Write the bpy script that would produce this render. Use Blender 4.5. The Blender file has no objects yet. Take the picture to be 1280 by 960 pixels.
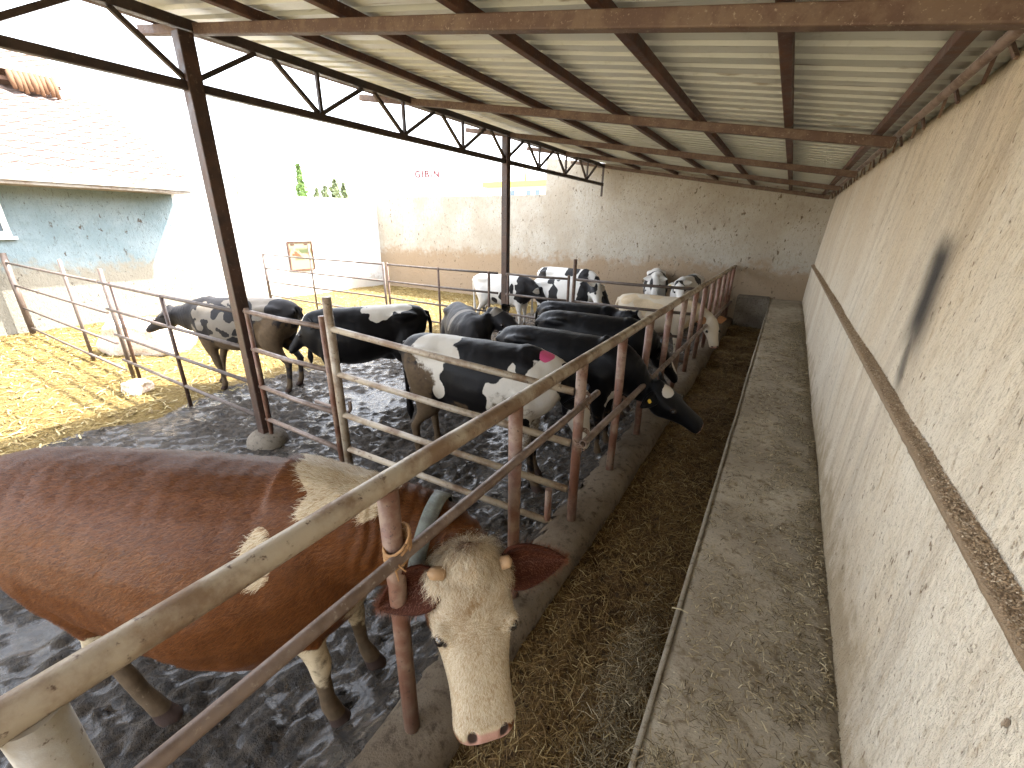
import bpy, bmesh, math, random
import numpy as np
from mathutils import Vector, Matrix, noise
R = math.radians
rnd = random.Random(11)
scene = bpy.context.scene
COL = scene.collection

# ------------------------------------------------------------------ helpers
class MB:
    """collects verts and faces of ONE mesh"""
    def __init__(s): s.v = []; s.f = []; s.smooth = []
    def add(s, vs, fs, smooth=False):
        o = len(s.v); s.v += [tuple(v) for v in vs]
        for f in fs: s.f.append([i + o for i in f]); s.smooth.append(smooth)
    def box(s, lo, hi, M=None):
        x0, y0, z0 = lo; x1, y1, z1 = hi
        vs = [Vector(p) for p in ((x0,y0,z0),(x1,y0,z0),(x1,y1,z0),(x0,y1,z0),(x0,y0,z1),(x1,y0,z1),(x1,y1,z1),(x0,y1,z1))]
        if M: vs = [M @ v for v in vs]
        s.add(vs, [(0,3,2,1),(4,5,6,7),(0,1,5,4),(1,2,6,5),(2,3,7,6),(3,0,4,7)])
    def bar(s, a, b, w, h, up=(0,0,1)):
        """square section bar from a to b"""
        a = Vector(a); b = Vector(b); d = (b-a).normalized(); u = Vector(up)
        if abs(d.dot(u)) > .95: u = Vector((0,1,0))
        l = d.cross(u).normalized(); u = l.cross(d)
        vs = []
        for p in (a, b):
            for i, j in ((-1,-1),(1,-1),(1,1),(-1,1)): vs.append(p + l*(w/2*i) + u*(h/2*j))
        s.add(vs, [(0,1,2,3),(7,6,5,4),(0,4,5,1),(1,5,6,2),(2,6,7,3),(3,7,4,0)])
    def tube(s, pts, rad, n=10, cap=True, jit=0.0):
        pts = [Vector(p) for p in pts]
        if not hasattr(rad, '__len__'): rad = [rad]*len(pts)
        rings = []; prev = None
        for i, p in enumerate(pts):
            d = (pts[min(i+1, len(pts)-1)] - pts[max(i-1, 0)]).normalized()
            if prev is None:
                l = d.orthogonal().normalized()
            else:
                l = (prev - d*prev.dot(d)).normalized()
            prev = l; u = d.cross(l)
            rings.append([p + (l*math.cos(2*math.pi*k/n) + u*math.sin(2*math.pi*k/n))*rad[i]*(1+jit*rnd.uniform(-1,1)) for k in range(n)])
        s.loft(rings, cap)
    def loft(s, rings, cap=True):
        n = len(rings[0]); vs = [v for r in rings for v in r]; fs = []
        for i in range(len(rings)-1):
            for k in range(n):
                k2 = (k+1) % n
                fs.append((i*n+k, i*n+k2, (i+1)*n+k2, (i+1)*n+k))
        s.add(vs, fs, True)
        if cap:
            o = len(s.v) - len(vs)
            s.f.append([o+k for k in range(n)][::-1]); s.smooth.append(False)
            s.f.append([o+(len(rings)-1)*n+k for k in range(n)]); s.smooth.append(False)
    def mesh(s, name):
        me = bpy.data.meshes.new(name); me.from_pydata([tuple(v) for v in s.v], [], s.f)
        me.polygons.foreach_set('use_smooth', s.smooth); me.update(); return me
    def build(s, name, m=None, parent=None):
        return link(s.mesh(name), name, m, parent)

def link(me, name, m=None, parent=None):
    o = bpy.data.objects.new(name, me); COL.objects.link(o)
    if m: me.materials.append(m)
    if parent: o.parent = parent
    return o
def tag(o, label=None, cat=None, group=None, kind=None):
    if label: o['label'] = label
    if cat: o['category'] = cat
    if group: o['group'] = group
    if kind: o['kind'] = kind
    return o
def thing(name, label, cat, loc=(0,0,0), group=None, rz=0):
    o = bpy.data.objects.new(name, None); COL.objects.link(o); o.location = loc; o.rotation_euler.z = rz
    o.empty_display_size = .1
    return tag(o, label, cat, group)
def bevel(o, w=.006, seg=2):
    m = o.modifiers.new('bevel', 'BEVEL'); m.width = w; m.segments = seg; m.limit_method = 'ANGLE'; m.angle_limit = R(40); return o

# ------------------------------------------------------------------ material nodes
class NT:
    def __init__(s, name):
        s.m = bpy.data.materials.new(name); s.m.use_nodes = True; s.t = s.m.node_tree
        s.b = s.t.nodes['Principled BSDF']; s.out = s.t.nodes['Material Output']
        s.tc = s.t.nodes.new('ShaderNodeTexCoord')
        s.geo = None
    def n(s, typ, **kw):
        nd = s.t.nodes.new(typ)
        for k, v in kw.items(): setattr(nd, k, v)
        return nd
    def l(s, a, b): s.t.links.new(a, b)
    def setin(s, sock, v):
        if hasattr(v, 'is_output') or isinstance(v, bpy.types.NodeSocket): s.l(v, sock)
        else:
            if isinstance(v, (tuple, list)) and len(v) == 3 and sock.type == 'RGBA': v = (*v, 1)
            sock.default_value = v
    def vec(s, scale=(1,1,1), src='Object', loc=(0,0,0), rot=(0,0,0)):
        mp = s.n('ShaderNodeMapping'); s.l(s.tc.outputs[src], mp.inputs[0])
        mp.inputs['Scale'].default_value = scale; mp.inputs['Location'].default_value = loc; mp.inputs['Rotation'].default_value = rot
        return mp.outputs[0]
    def noise(s, scale, detail=4, rough=.55, vec=None, dist=0.0):
        nd = s.n('ShaderNodeTexNoise'); nd.inputs['Scale'].default_value = scale; nd.inputs['Detail'].default_value = detail
        nd.inputs['Roughness'].default_value = rough; nd.inputs['Distortion'].default_value = dist
        s.l(vec if vec is not None else s.tc.outputs['Object'], nd.inputs['Vector']); return nd.outputs['Fac']
    def voro(s, scale, vec=None, feature='F1', out='Distance', rand=1.0):
        nd = s.n('ShaderNodeTexVoronoi', feature=feature); nd.inputs['Scale'].default_value = scale; nd.inputs['Randomness'].default_value = rand
        s.l(vec if vec is not None else s.tc.outputs['Object'], nd.inputs['Vector']); return nd.outputs[out]
    def ramp(s, fac, stops, interp='LINEAR'):
        nd = s.n('ShaderNodeValToRGB'); nd.color_ramp.interpolation = interp; el = nd.color_ramp.elements
        while len(el) < len(stops): el.new(.5)
        for e, (p, c) in zip(el, stops):
            e.position = p; e.color = (*c, 1) if hasattr(c, '__len__') else (c, c, c, 1)
        s.l(fac, nd.inputs[0]); return nd.outputs[0]
    def step(s, v, a, b, lo=0.0, hi=1.0):
        nd = s.n('ShaderNodeMapRange', interpolation_type='SMOOTHSTEP'); s.setin(nd.inputs[0], v)
        nd.inputs[1].default_value = a; nd.inputs[2].default_value = b; nd.inputs[3].default_value = lo; nd.inputs[4].default_value = hi
        return nd.outputs[0]
    def math(s, op, a, b=0.0, c=None):
        nd = s.n('ShaderNodeMath', operation=op); s.setin(nd.inputs[0], a); s.setin(nd.inputs[1], b)
        if c is not None: s.setin(nd.inputs[2], c)
        return nd.outputs[0]
    def mix(s, f, a, b, blend='MIX'):
        nd = s.n('ShaderNodeMix', data_type='RGBA', blend_type=blend); nd.clamp_factor = True
        s.setin(nd.inputs[0], f); s.setin(nd.inputs[6], a); s.setin(nd.inputs[7], b); return nd.outputs[2]
    def attr(s, name, out='Fac'):
        nd = s.n('ShaderNodeAttribute', attribute_name=name); return nd.outputs[out]
    def sep(s, src='Object'):
        nd = s.n('ShaderNodeSeparateXYZ'); s.l(s.tc.outputs[src], nd.inputs[0]); return nd.outputs
    def bump(s, h, strength=.5, dist=.01, prev=None):
        nd = s.n('ShaderNodeBump'); nd.inputs['Strength'].default_value = strength; nd.inputs['Distance'].default_value = dist
        s.l(h, nd.inputs['Height'])
        if prev is not None: s.l(prev, nd.inputs['Normal'])
        return nd.outputs[0]
    def done(s, base, rough=.8, normal=None, spec=None, metal=0.0, **kw):
        s.setin(s.b.inputs['Base Color'], base); s.setin(s.b.inputs['Roughness'], rough); s.setin(s.b.inputs['Metallic'], metal)
        if normal is not None: s.l(normal, s.b.inputs['Normal'])
        if spec is not None: s.setin(s.b.inputs['Specular IOR Level'], spec)
        for k, v in kw.items(): s.setin(s.b.inputs[k.replace('_', ' ')], v)
        return s.m
def flat(name, c, rough=.7, **kw):
    t = NT(name); nz = t.noise(9, 4)
    return t.done(t.mix(nz, tuple(x*.8 for x in c), tuple(min(1, x*1.18) for x in c)), rough, **kw)

M = {}
def mk_metal(name, c1, c2, c3, s=14, rough=.6):
    """rusty or dirty painted steel: c1 ground colour, c2 patches, c3 speckle"""
    t = NT(name)
    a = t.noise(s, 6, .65); b = t.noise(s*5, 4, .7); c = t.noise(s*.28, 3, .6)
    col = t.mix(t.step(t.math('ADD', t.math('MULTIPLY', a, .7), t.math('MULTIPLY', c, .45)), .5, .68), c1, c2)
    col = t.mix(t.step(b, .58, .7), col, c3)
    h = t.math('ADD', t.math('MULTIPLY', a, .5), b)
    return t.done(col, t.step(a, .3, .8, rough-.12, rough+.2), t.bump(h, .35, .004), metal=.0)
M['rust'] = mk_metal('rusty_steel', (.060,.024,.015), (.11,.048,.028), (.17,.12,.09), 11, .62)
M['rafter'] = mk_metal('rusty_rafter_steel', (.080,.042,.028), (.135,.09,.063), (.25,.20,.15), 13, .7)
M['truss'] = mk_metal('dark_painted_steel', (.028,.018,.014), (.052,.031,.023), (.085,.055,.038), 9, .5)
M['column'] = mk_metal('red_oxide_column_steel', (.040,.022,.016), (.075,.038,.025), (.13,.09,.065), 7, .5)
M['rail_top'] = mk_metal('dirty_cream_rail_paint', (.39,.325,.24), (.19,.12,.07), (.09,.05,.03), 6, .5)
M['rail'] = mk_metal('worn_mauve_rail_paint', (.20,.145,.115), (.13,.085,.06), (.28,.225,.18), 10, .48)
M['post'] = mk_metal('rusty_post_paint', (.16,.072,.045), (.25,.17,.12), (.06,.032,.022), 9, .55)
M['pale_post'] = mk_metal('chipped_white_post_paint', (.42,.40,.36), (.34,.30,.24), (.12,.08,.05), 7, .5)
M['fence_l'] = mk_metal('weathered_grey_rail_paint', (.105,.082,.07), (.08,.055,.042), (.05,.03,.022), 8, .55)

def mk_plaster(name, c1, c2, dark, pits=1.0, ps=1.0, blue=None, low=None, streak=False, dark_mark=False, axis='y', base_dirt=None):
    t = NT(name); x, y, z = t.sep()
    vt = t.vec((1,1,.35) if streak else (1,1,1))
    a = t.noise(1.1, 5, .6, vt); b = t.noise(7, 5, .65); f = t.noise(60, 4, .7)
    col = t.mix(t.step(a, .35, .65), c1, c2)
    col = t.mix(t.math('MULTIPLY', t.step(b, .5, .75), .35), col, tuple(q*.72 for q in c1))
    col = t.mix(t.math('MULTIPLY', t.step(f, .52, .70), .55), col, tuple(q*.55 for q in c1))
    gr = t.noise(26, 5, .75, t.vec((1,1,.3))); col = t.mix(t.math('MULTIPLY', t.step(gr, .52, .70), .55), col, (c1[0]*.66, c1[1]*.58, c1[2]*.47))
    if streak:
        ws = t.noise(1.0, 4, .6, t.vec((1, 5.5, .12)))
        col = t.mix(t.math('MULTIPLY', t.step(ws, .5, .72), .5), col, (.34,.265,.185))
        ws2 = t.noise(1.0, 4, .6, t.vec((1, 16, .2), loc=(3,1,0)))
        col = t.mix(t.math('MULTIPLY', t.step(ws2, .52, .74), .3), col, (.62,.58,.5))
    if blue:
        col = t.mix(t.math('MULTIPLY', t.step(z, blue[1]-.15, blue[1]+.25), blue[2]), col, blue[0])
    if low:
        e = t.math('ADD', t.math('ADD', z, t.math('MULTIPLY', t.math('SUBTRACT', b, .5), .9)), t.math('MULTIPLY', t.math('SUBTRACT', a, .5), .7))
        col = t.mix(t.math('MULTIPLY', t.step(e, low[1]+.22, low[1]-.12), low[2]), col, low[0])
    # pits and flecks left by throwing the plaster on
    vv0 = t.vec((1,1,.55)); nq = t.n('ShaderNodeTexNoise'); nq.inputs['Scale'].default_value = 24*ps; nq.inputs['Detail'].default_value = 4; t.l(vv0, nq.inputs['Vector'])
    vm = t.n('ShaderNodeVectorMath', operation='MULTIPLY_ADD'); t.l(nq.outputs['Color'], vm.inputs[0]); vm.inputs[1].default_value = (.11/ps,)*3; t.l(vv0, vm.inputs[2]); vv = vm.outputs[0]; p1 = t.voro(32*ps, vv); p2 = t.voro(13*ps, vv); pm = t.noise(2.2, 3)
    thr = t.math('ADD', t.math('MULTIPLY', pm, .28), -.02)
    pit = t.step(t.math('SUBTRACT', p1, thr), .06, .0)
    thr2 = t.math('ADD', t.math('MULTIPLY', t.noise(1.7, 3, .5, t.vec((1,1,1), loc=(5,3,1))), .30), -.055)
    pit2 = t.math('MULTIPLY', t.step(t.math('SUBTRACT', p2, thr2), .06, .0), t.step(t.noise(9*ps, 4, .7), .36, .56))
    pits_all = t.math('MULTIPLY', t.math('MAXIMUM', t.math('MULTIPLY', pit, .6), pit2), pits)
    col = t.mix(pits_all, col, dark)
    if dark_mark:
        # paints a narrow upright dark streak with a thinner tail below it
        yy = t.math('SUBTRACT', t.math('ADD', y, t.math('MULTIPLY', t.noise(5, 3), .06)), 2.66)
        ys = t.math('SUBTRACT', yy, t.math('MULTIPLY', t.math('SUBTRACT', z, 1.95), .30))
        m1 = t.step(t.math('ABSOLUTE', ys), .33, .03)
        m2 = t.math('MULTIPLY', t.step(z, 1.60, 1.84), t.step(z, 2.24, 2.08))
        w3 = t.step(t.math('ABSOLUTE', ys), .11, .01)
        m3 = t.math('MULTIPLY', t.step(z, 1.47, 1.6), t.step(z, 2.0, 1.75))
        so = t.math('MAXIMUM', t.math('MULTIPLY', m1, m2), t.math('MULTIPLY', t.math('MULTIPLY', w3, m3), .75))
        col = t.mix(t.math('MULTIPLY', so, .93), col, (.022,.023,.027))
    h = t.math('SUBTRACT', t.math('ADD', t.math('MULTIPLY', b, .6), t.math('MULTIPLY', f, .5)), t.math('MULTIPLY', pits_all, .8))
    return t.done(col, .92, t.bump(t.math('ADD', h, t.math('MULTIPLY', t.noise(22, 5, .7, t.vec((1,1,.45))), 1.2)), .8, .022), spec=.25)
M['wall_r'] = mk_plaster('cream_thrown_plaster', (.64,.545,.41), (.73,.665,.55), (.24,.17,.11), .9, 1.5, low=((.36,.285,.185), .62, .85), streak=True, dark_mark=True)
M['wall_b'] = mk_plaster('ochre_grey_plaster', (.38,.34,.275), (.45,.425,.37), (.15,.11,.07), 1.0, .55, low=((.30,.215,.135), 1.30, .85))
M['wall_l'] = mk_plaster('white_sunny_plaster', (.70,.70,.68), (.78,.78,.76), (.5,.48,.44), .5, low=((.33,.27,.2), .35, .6))
M['wall_h'] = mk_plaster('blue_limewash_plaster', (.155,.21,.235), (.205,.26,.285), (.08,.07,.06), 1.0, .5, low=((.21,.19,.15), 1.25, .9))

def mk_concrete(name, c1, c2, dirt, s=1.0):
    t = NT(name)
    a = t.noise(1.6*s, 5, .6); b = t.noise(14*s, 5, .65); f = t.noise(90*s, 3, .7); v = t.voro(22*s)
    col = t.mix(t.step(a, .36, .66), c1, c2); col = t.mix(t.step(b, .5, .7), col, dirt)
    col = t.mix(t.math('MULTIPLY', t.step(f, .5, .72), .5), col, tuple(q*.45 for q in c1))
    col = t.mix(t.math('MULTIPLY', t.step(v, .16, .05), .5), col, tuple(q*.4 for q in dirt))
    return t.done(col, .85, t.bump(t.math('ADD', b, t.math('MULTIPLY', f, .6)), .5, .01), spec=.3)
M['walk'] = mk_concrete('dusty_walkway_concrete', (.285,.24,.175), (.41,.355,.265), (.16,.118,.07))
M['walk_edge'] = mk_concrete('pale_edge_concrete', (.24,.205,.15), (.32,.28,.215), (.15,.115,.07), 2)
M['curb'] = mk_concrete('worn_curb_concrete', (.115,.085,.055), (.18,.142,.10), (.06,.042,.026), 1.3)
M['footing'] = mk_concrete('muddy_footing_concrete', (.14,.115,.09), (.2,.17,.13), (.07,.055,.04), 2)

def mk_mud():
    t = NT('wet_trodden_mud'); d = t.attr('sunny_dry'); wet = t.attr('wet')
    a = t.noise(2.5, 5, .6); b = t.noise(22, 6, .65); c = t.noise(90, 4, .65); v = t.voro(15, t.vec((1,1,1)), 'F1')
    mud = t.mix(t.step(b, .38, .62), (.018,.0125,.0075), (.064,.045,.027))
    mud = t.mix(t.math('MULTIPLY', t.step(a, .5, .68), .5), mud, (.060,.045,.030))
    sunny_dry = t.mix(t.step(b, .4, .62), (.135,.088,.024), (.215,.16,.060))
    sunny_dry = t.mix(t.step(a, .48, .7), sunny_dry, (.17,.11,.028)); sunny_dry = t.mix(t.math('MULTIPLY', t.step(c, .5, .68), .7), sunny_dry, (.085,.05,.02))
    dd = t.step(t.math('ADD', d, t.math('MULTIPLY', t.math('SUBTRACT', b, .5), .5)), .42, .58)  # mud and litter colours split along the roof's shadow edge
    col = t.mix(dd, mud, sunny_dry)
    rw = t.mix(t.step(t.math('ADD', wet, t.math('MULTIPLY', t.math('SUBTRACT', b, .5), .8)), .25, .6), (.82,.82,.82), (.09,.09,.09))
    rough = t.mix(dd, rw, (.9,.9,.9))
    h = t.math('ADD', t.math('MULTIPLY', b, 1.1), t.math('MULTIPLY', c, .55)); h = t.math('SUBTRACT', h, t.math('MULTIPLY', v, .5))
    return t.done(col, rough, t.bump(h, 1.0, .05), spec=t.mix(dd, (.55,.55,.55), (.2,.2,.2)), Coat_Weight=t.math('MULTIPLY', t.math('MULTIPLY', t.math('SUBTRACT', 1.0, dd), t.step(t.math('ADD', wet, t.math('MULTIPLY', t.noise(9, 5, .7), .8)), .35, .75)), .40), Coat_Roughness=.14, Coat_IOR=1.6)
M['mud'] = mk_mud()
def mk_ground():
    t = NT('dry_earth'); a = t.noise(.3, 6, .6); b = t.noise(8, 5)
    return t.done(t.mix(a, (.30,.25,.17), t.mix(b, (.38,.32,.22), (.24,.20,.12))), .95, t.bump(b, .5, .03))
M['ground'] = mk_ground()
def mk_feed():
    t = NT('trodden_feed_bed'); a = t.noise(2.2, 5, .6); b = t.noise(30, 5, .7); c = t.noise(110, 4, .7, t.vec((1,.5,1)))
    col = t.mix(t.step(a, .4, .65), (.072,.038,.011), (.145,.085,.027)); col = t.mix(t.step(b, .45, .65), col, (.035,.021,.010))
    col = t.mix(t.math('MULTIPLY', t.step(c, .55, .7), .6), col, (.17,.125,.055))
    return t.done(col, .85, t.bump(t.math('ADD', b, c), .8, .02), spec=.25)
M['feed'] = mk_feed()
def mk_straw(name, cs):
    t = NT(name); r = t.attr('tint')
    col = t.ramp(r, [(i/(len(cs)-1), c) for i, c in enumerate(cs)])
    return t.done(col, .6, spec=.3)
M['straw_dark'] = mk_straw('damp_feed_straw', [(.045,.023,.007),(.11,.062,.02),(.18,.11,.038),(.26,.18,.068),(.40,.31,.15)])
M['straw_pale'] = mk_straw('dry_chaff', [(.06,.042,.022),(.16,.12,.065),(.36,.29,.17),(.55,.48,.32)])
M['straw_sun'] = mk_straw('sunny_straw', [(.10,.06,.017),(.18,.125,.042),(.27,.215,.09),(.36,.31,.17)])
M['grain'] = mk_straw('sawdust_grain', [(.20,.135,.08),(.33,.23,.14),(.46,.35,.23),(.66,.56,.43)])

def mk_roof():
    t = NT('galvanised_roof_underside'); x, y, z = t.sep()
    a = t.noise(1.0, 4, .6, t.vec((.35, 3, 1))); b = t.noise(18, 5, .65); s = t.noise(1, 4, .6, t.vec((2.2, 26, 1)))
    col = t.mix(t.step(a, .35, .65), (.49,.51,.465), (.56,.575,.53)); col = t.mix(t.math('MULTIPLY', t.step(b, .55, .75), .4), col, (.30,.29,.22))
    col = t.mix(t.math('MULTIPLY', t.step(s, .60, .72), .75), col, (.15,.11,.065))
    return t.done(col, .42, t.bump(b, .1, .003), spec=.45, metal=.1)
M['roof'] = mk_roof()
def mk_tiles():
    t = NT('sunny_clay_tiles'); a = t.noise(3, 4); b = t.noise(25, 4)
    return t.done(t.mix(a, (.22,.165,.145), t.mix(b, (.27,.215,.195), (.17,.12,.10))), .85, t.bump(b, .3, .01))
M['tiles'] = mk_tiles()
M['fascia'] = mk_metal('peeling_white_fascia', (.24,.22,.19), (.16,.12,.085), (.08,.035,.02), 4, .7)
M['dark_wood'] = flat('dark_attic_timber', (.10,.055,.035), .8)
M['brown_cloth'] = flat('brown_sacking', (.12,.062,.03), .9)
M['white_frame'] = flat('white_window_frame', (.72,.72,.70), .5)
M['glass'] = flat('dark_window_glass', (.10,.13,.15), .12, spec=.6)
M['stone'] = mk_concrete('pale_limestone', (.62,.52,.42), (.70,.62,.52), (.42,.25,.15), 2)
M['leaf'] = flat('bright_leaves', (.13,.22,.07), .7); M['leaf2'] = flat('dusty_leaves', (.16,.20,.11), .7)
M['bark'] = flat('grey_bark', (.12,.09,.06), .9)
M['red_paint'] = flat('red_sign_paint', (.06,.0,.004), .5)
M['far_white'] = flat('far_white_render', (.75,.75,.72), .8); M['far_yellow'] = flat('far_yellow_cladding', (.42,.38,.11), .6)
M['far_dark'] = flat('far_window_blue', (.12,.18,.26), .3)
M['wire'] = flat('rusty_tie_wire', (.17,.10,.06), .6)
M['rope'] = flat('frayed_orange_twine', (.34,.19,.085), .9)

# ------------------------------------------------------------------ camera (solved from the photograph's vanishing points)
CM = ((.8470,.1880,-.4973),(.5314,-.2945,.7944),(.0030,-.9370,-.3494))
f_ = 530.; _dy = Vector((350,-193,f_)).normalized(); _dn = Vector((-20,1420,f_)); _dn = (_dn - _dy*_dn.dot(_dy)).normalized()
_dx = _dn.cross(_dy).normalized()
if _dx.x < 0: _dx = -_dx
W = Matrix((_dx, _dy, -_dn))                   # camera (right, down, forward) -> world
cam_d = bpy.data.cameras.new('camera'); cam = bpy.data.objects.new('camera', cam_d); COL.objects.link(cam)
c0, c1, c2 = W.col[0], -W.col[1], -W.col[2]
cam.matrix_world = Matrix(((c0[0],c1[0],c2[0],0),(c0[1],c1[1],c2[1],0),(c0[2],c1[2],c2[2],2.2),(0,0,0,1)))
cam_d.sensor_width = 36; cam_d.lens = 36*f_/1280; cam_d.clip_start = .03; cam_d.clip_end = 2000
scene.camera = cam
CAM = Vector((0,0,2.2))

# ------------------------------------------------------------------ light
w = bpy.data.worlds.new('World'); scene.world = w; w.use_nodes = True
sk = w.node_tree.nodes.new('ShaderNodeTexSky'); sk.sky_type = 'NISHITA'; sk.sun_disc = False
sdir = Vector((.42,.52,1.0)).normalized()      # towards the sun
sk.sun_elevation = math.asin(sdir.z); sk.sun_rotation = math.atan2(sdir.x, sdir.y)
sk.air_density = 1.0; sk.dust_density = 4.0; sk.ozone_density = .8
bg = w.node_tree.nodes['Background']; bg.inputs[1].default_value = .15
hsv = w.node_tree.nodes.new('ShaderNodeHueSaturation'); hsv.inputs['Saturation'].default_value = .32
w.node_tree.links.new(sk.outputs[0], hsv.inputs['Color']); w.node_tree.links.new(hsv.outputs[0], bg.inputs[0])
sd = bpy.data.lights.new('sun', 'SUN'); sd.energy = 2.3; sd.angle = R(.5); sd.color = (1,.95,.87)
sun = bpy.data.objects.new('sun', sd); COL.objects.link(sun); sun.rotation_euler = (-sdir).to_track_quat('-Z','Y').to_euler(); sun.location = (6,8,20)
scene.view_settings.view_transform = 'Standard'; scene.view_settings.look = 'None'
scene.view_settings.exposure = 3.58; scene.view_settings.gamma = 1.0
scene.render.engine = 'CYCLES'; scene.cycles.use_denoising = True
scene.cycles.max_bounces = 8; scene.cycles.diffuse_bounces = 6; scene.cycles.caustics_reflective = False; scene.cycles.caustics_refractive = False

# ------------------------------------------------------------------ ground
def spaced(a, b, s0, s1):
    out = [a]; 
    while out[-1] < b:
        t = (out[-1]-a)/(b-a); out.append(out[-1] + s0 + (s1-s0)*t)
    return out
def grid_mesh(name, xs, ys, fn, m, attrs=None):
    nx, ny = len(xs), len(ys); vs = []; at = {k: [] for k in (attrs or [])}
    for y in ys:
        for x in xs:
            r = fn(x, y)
            if attrs:
                vs.append((x, y, r[0]))
                for k, q in zip(attrs, r[1:]): at[k].append(q)
            else: vs.append((x, y, r))
    fs = [(j*nx+i, j*nx+i+1, (j+1)*nx+i+1, (j+1)*nx+i) for j in range(ny-1) for i in range(nx-1)]
    me = bpy.data.meshes.new(name); me.from_pydata(vs, [], fs); me.polygons.foreach_set('use_smooth', [True]*len(fs))
    for k, q in at.items():
        a = me.attributes.new(k, 'FLOAT', 'POINT'); a.data.foreach_set('value', q)
    return link(me, name, m)
def fbm(x, y, z, s, o=3): return noise.fractal(Vector((x*s, y*s, z)), 1.0, 2.0, o)
def shade_edge(y):                               # wet mud meets litter; the dark mud colour also carries the roof's shade
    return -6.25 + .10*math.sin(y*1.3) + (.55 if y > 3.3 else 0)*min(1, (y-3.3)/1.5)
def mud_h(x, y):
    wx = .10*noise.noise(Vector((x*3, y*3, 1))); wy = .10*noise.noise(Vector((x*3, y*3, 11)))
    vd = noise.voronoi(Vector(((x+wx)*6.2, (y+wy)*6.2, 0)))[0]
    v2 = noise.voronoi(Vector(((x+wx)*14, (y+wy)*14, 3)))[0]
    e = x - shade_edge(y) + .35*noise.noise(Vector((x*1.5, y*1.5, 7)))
    sunny_dry = min(1, max(0, .5 - e*1.6))
    big = noise.noise(Vector((x*1.1, y*1.1, 2)))
    amp = (.30 if sunny_dry > .5 else 1.0)
    hoof = 1.5*max(0, .30 - noise.voronoi(Vector((x*4.2+7, y*4.2, 5)))[0][0])/.30
    rid = 1 - abs(noise.noise(Vector((x*9, y*9, 4))) + .6*noise.noise(Vector((x*3.3, y*3.3, 14)))); r2 = 1 - abs(noise.noise(Vector((x*21, y*21, 6))))
    h = amp*(.075*min(vd[1]-vd[0], .5) + .030*min(v2[1]-v2[0], .5) + .040*rid*rid + .016*r2 - .05*hoof - .058) + .022*big
    lvl = -.010 + .030*noise.noise(Vector((x*.8+4, y*.8, 5)))
    wet = 0.0
    if sunny_dry < .5 and h < lvl:
        wet = min(1, (lvl-h)/.012); h = lvl - .12*(lvl-h) + .004*noise.noise(Vector((x*14, y*14, 9)))
    if x > -1.5: h += .125*((x+1.5)/.38)**2
    return h, sunny_dry, wet
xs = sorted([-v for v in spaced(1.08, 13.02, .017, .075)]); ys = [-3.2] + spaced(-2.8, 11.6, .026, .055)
o = grid_mesh('ground', xs, ys, mud_h, M['mud'], ['sunny_dry','wet']); tag(o, kind='structure')
g = MB(); g.add([(-900,-900,-.35),(900,-900,-.35),(900,900,-.35),(-900,900,-.35)], [(0,1,2,3)])
o = g.build('terrain', M['ground']); tag(o, kind='structure')

def feed_h(x, y):
    h = .05 + .05*noise.noise(Vector((x*2, y*1.6, 1))) + .03*fbm(x, y, 4, 7)
    h += .10*math.exp(-((x+.22)/.16)**2 - ((y-1.55)/.45)**2) + .05*math.exp(-((x+.5)/.2)**2 - ((y-1.1)/.4)**2)
    h += .035*math.sin(y*5.0 + 2*x) * max(0, min(1, (y-4)/2))
    return h
o = grid_mesh('feed_lane', [(-.80 + i*.025) for i in range(29)], spaced(-2.8, 11.6, .025, .07), feed_h, M['feed']); tag(o, kind='structure')

# curb with a rounded top between pens and feed lane
def ext_y(name, prof, y0, y1, m, ny=120, wob=.006, seed=0.0, lift=None):
    ys_ = [y0 + (y1-y0)*i/ny for i in range(ny+1)]
    mb = MB(); rings = []
    for y in ys_:
        rings.append([Vector((x + wob*noise.noise(Vector((x*4, y*2.1, z*4+seed))), y, z + (lift(y) if lift and z > .1 else 0) + wob*noise.noise(Vector((x*4+9, y*2.1, z*4+seed))))) for x, z in prof])
    mb.loft(rings, True); return mb.build(name, m)
def arc(cx, cz, r, a0, a1, n): return [(cx + r*math.cos(R(a0+(a1-a0)*i/n)), cz + r*math.sin(R(a0+(a1-a0)*i/n))) for i in range(n+1)]
prof = [(-1.19,-.2),(-1.19,.02)] + [(-1.14,.10),(-1.09,.15),(-1.04,.172),(-.97,.18),(-.90,.178)] + [(-.85,.168),(-.815,.145),(-.795,.11),(-.79,-.2)]
o = ext_y('feed_curb', prof, -3, 11.595, M['curb'], 200, .012); tag(o, 'low worn concrete curb with a rounded top carrying the feed fence posts', 'curb', kind='structure')
walk_lift = lambda y: .22*max(0, min(1, (y-2)/9.5))
prof = [(-.105,-.2),(-.105,.42),(-.098,.455),(-.08,.468)] + [(-.03+.06*i, .470+.006*noise.noise(Vector((i,0,0)))) for i in range(9)] + [(.515,.47),(.515,-.2)]
o = ext_y('walkway', prof, -3, 11.59, M['walk'], 260, .006, 3.0, walk_lift); tag(o, kind='structure')
mb = MB(); n_ = 260
rings = []
for i in range(n_+1):
    y = -3 + 14.58*i/n_; dx = .005*noise.noise(Vector((-.1*4, y*2.1, 3.5))); lz = walk_lift(y) + .005*noise.noise(Vector((4, y*3, 0)))
    rings.append([Vector((-.120+dx, y, .30)), Vector((-.120+dx, y, .460+lz)), Vector((-.113+dx, y, .471+lz)), Vector((-.100+dx, y, .474+lz)), Vector((-.097+dx, y, .30))])
mb.loft(rings); o = mb.build('kerb_strip', M['walk_edge']); tag(o, kind='structure')

mb = MB(); mb.box((-.785,11.28,-.1),(-.125,11.59,.74)); o = bevel(mb.build('trough_end', M['footing']), .03, 3); tag(o, 'dark concrete block closing the far end of the feed lane', 'block')
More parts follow.
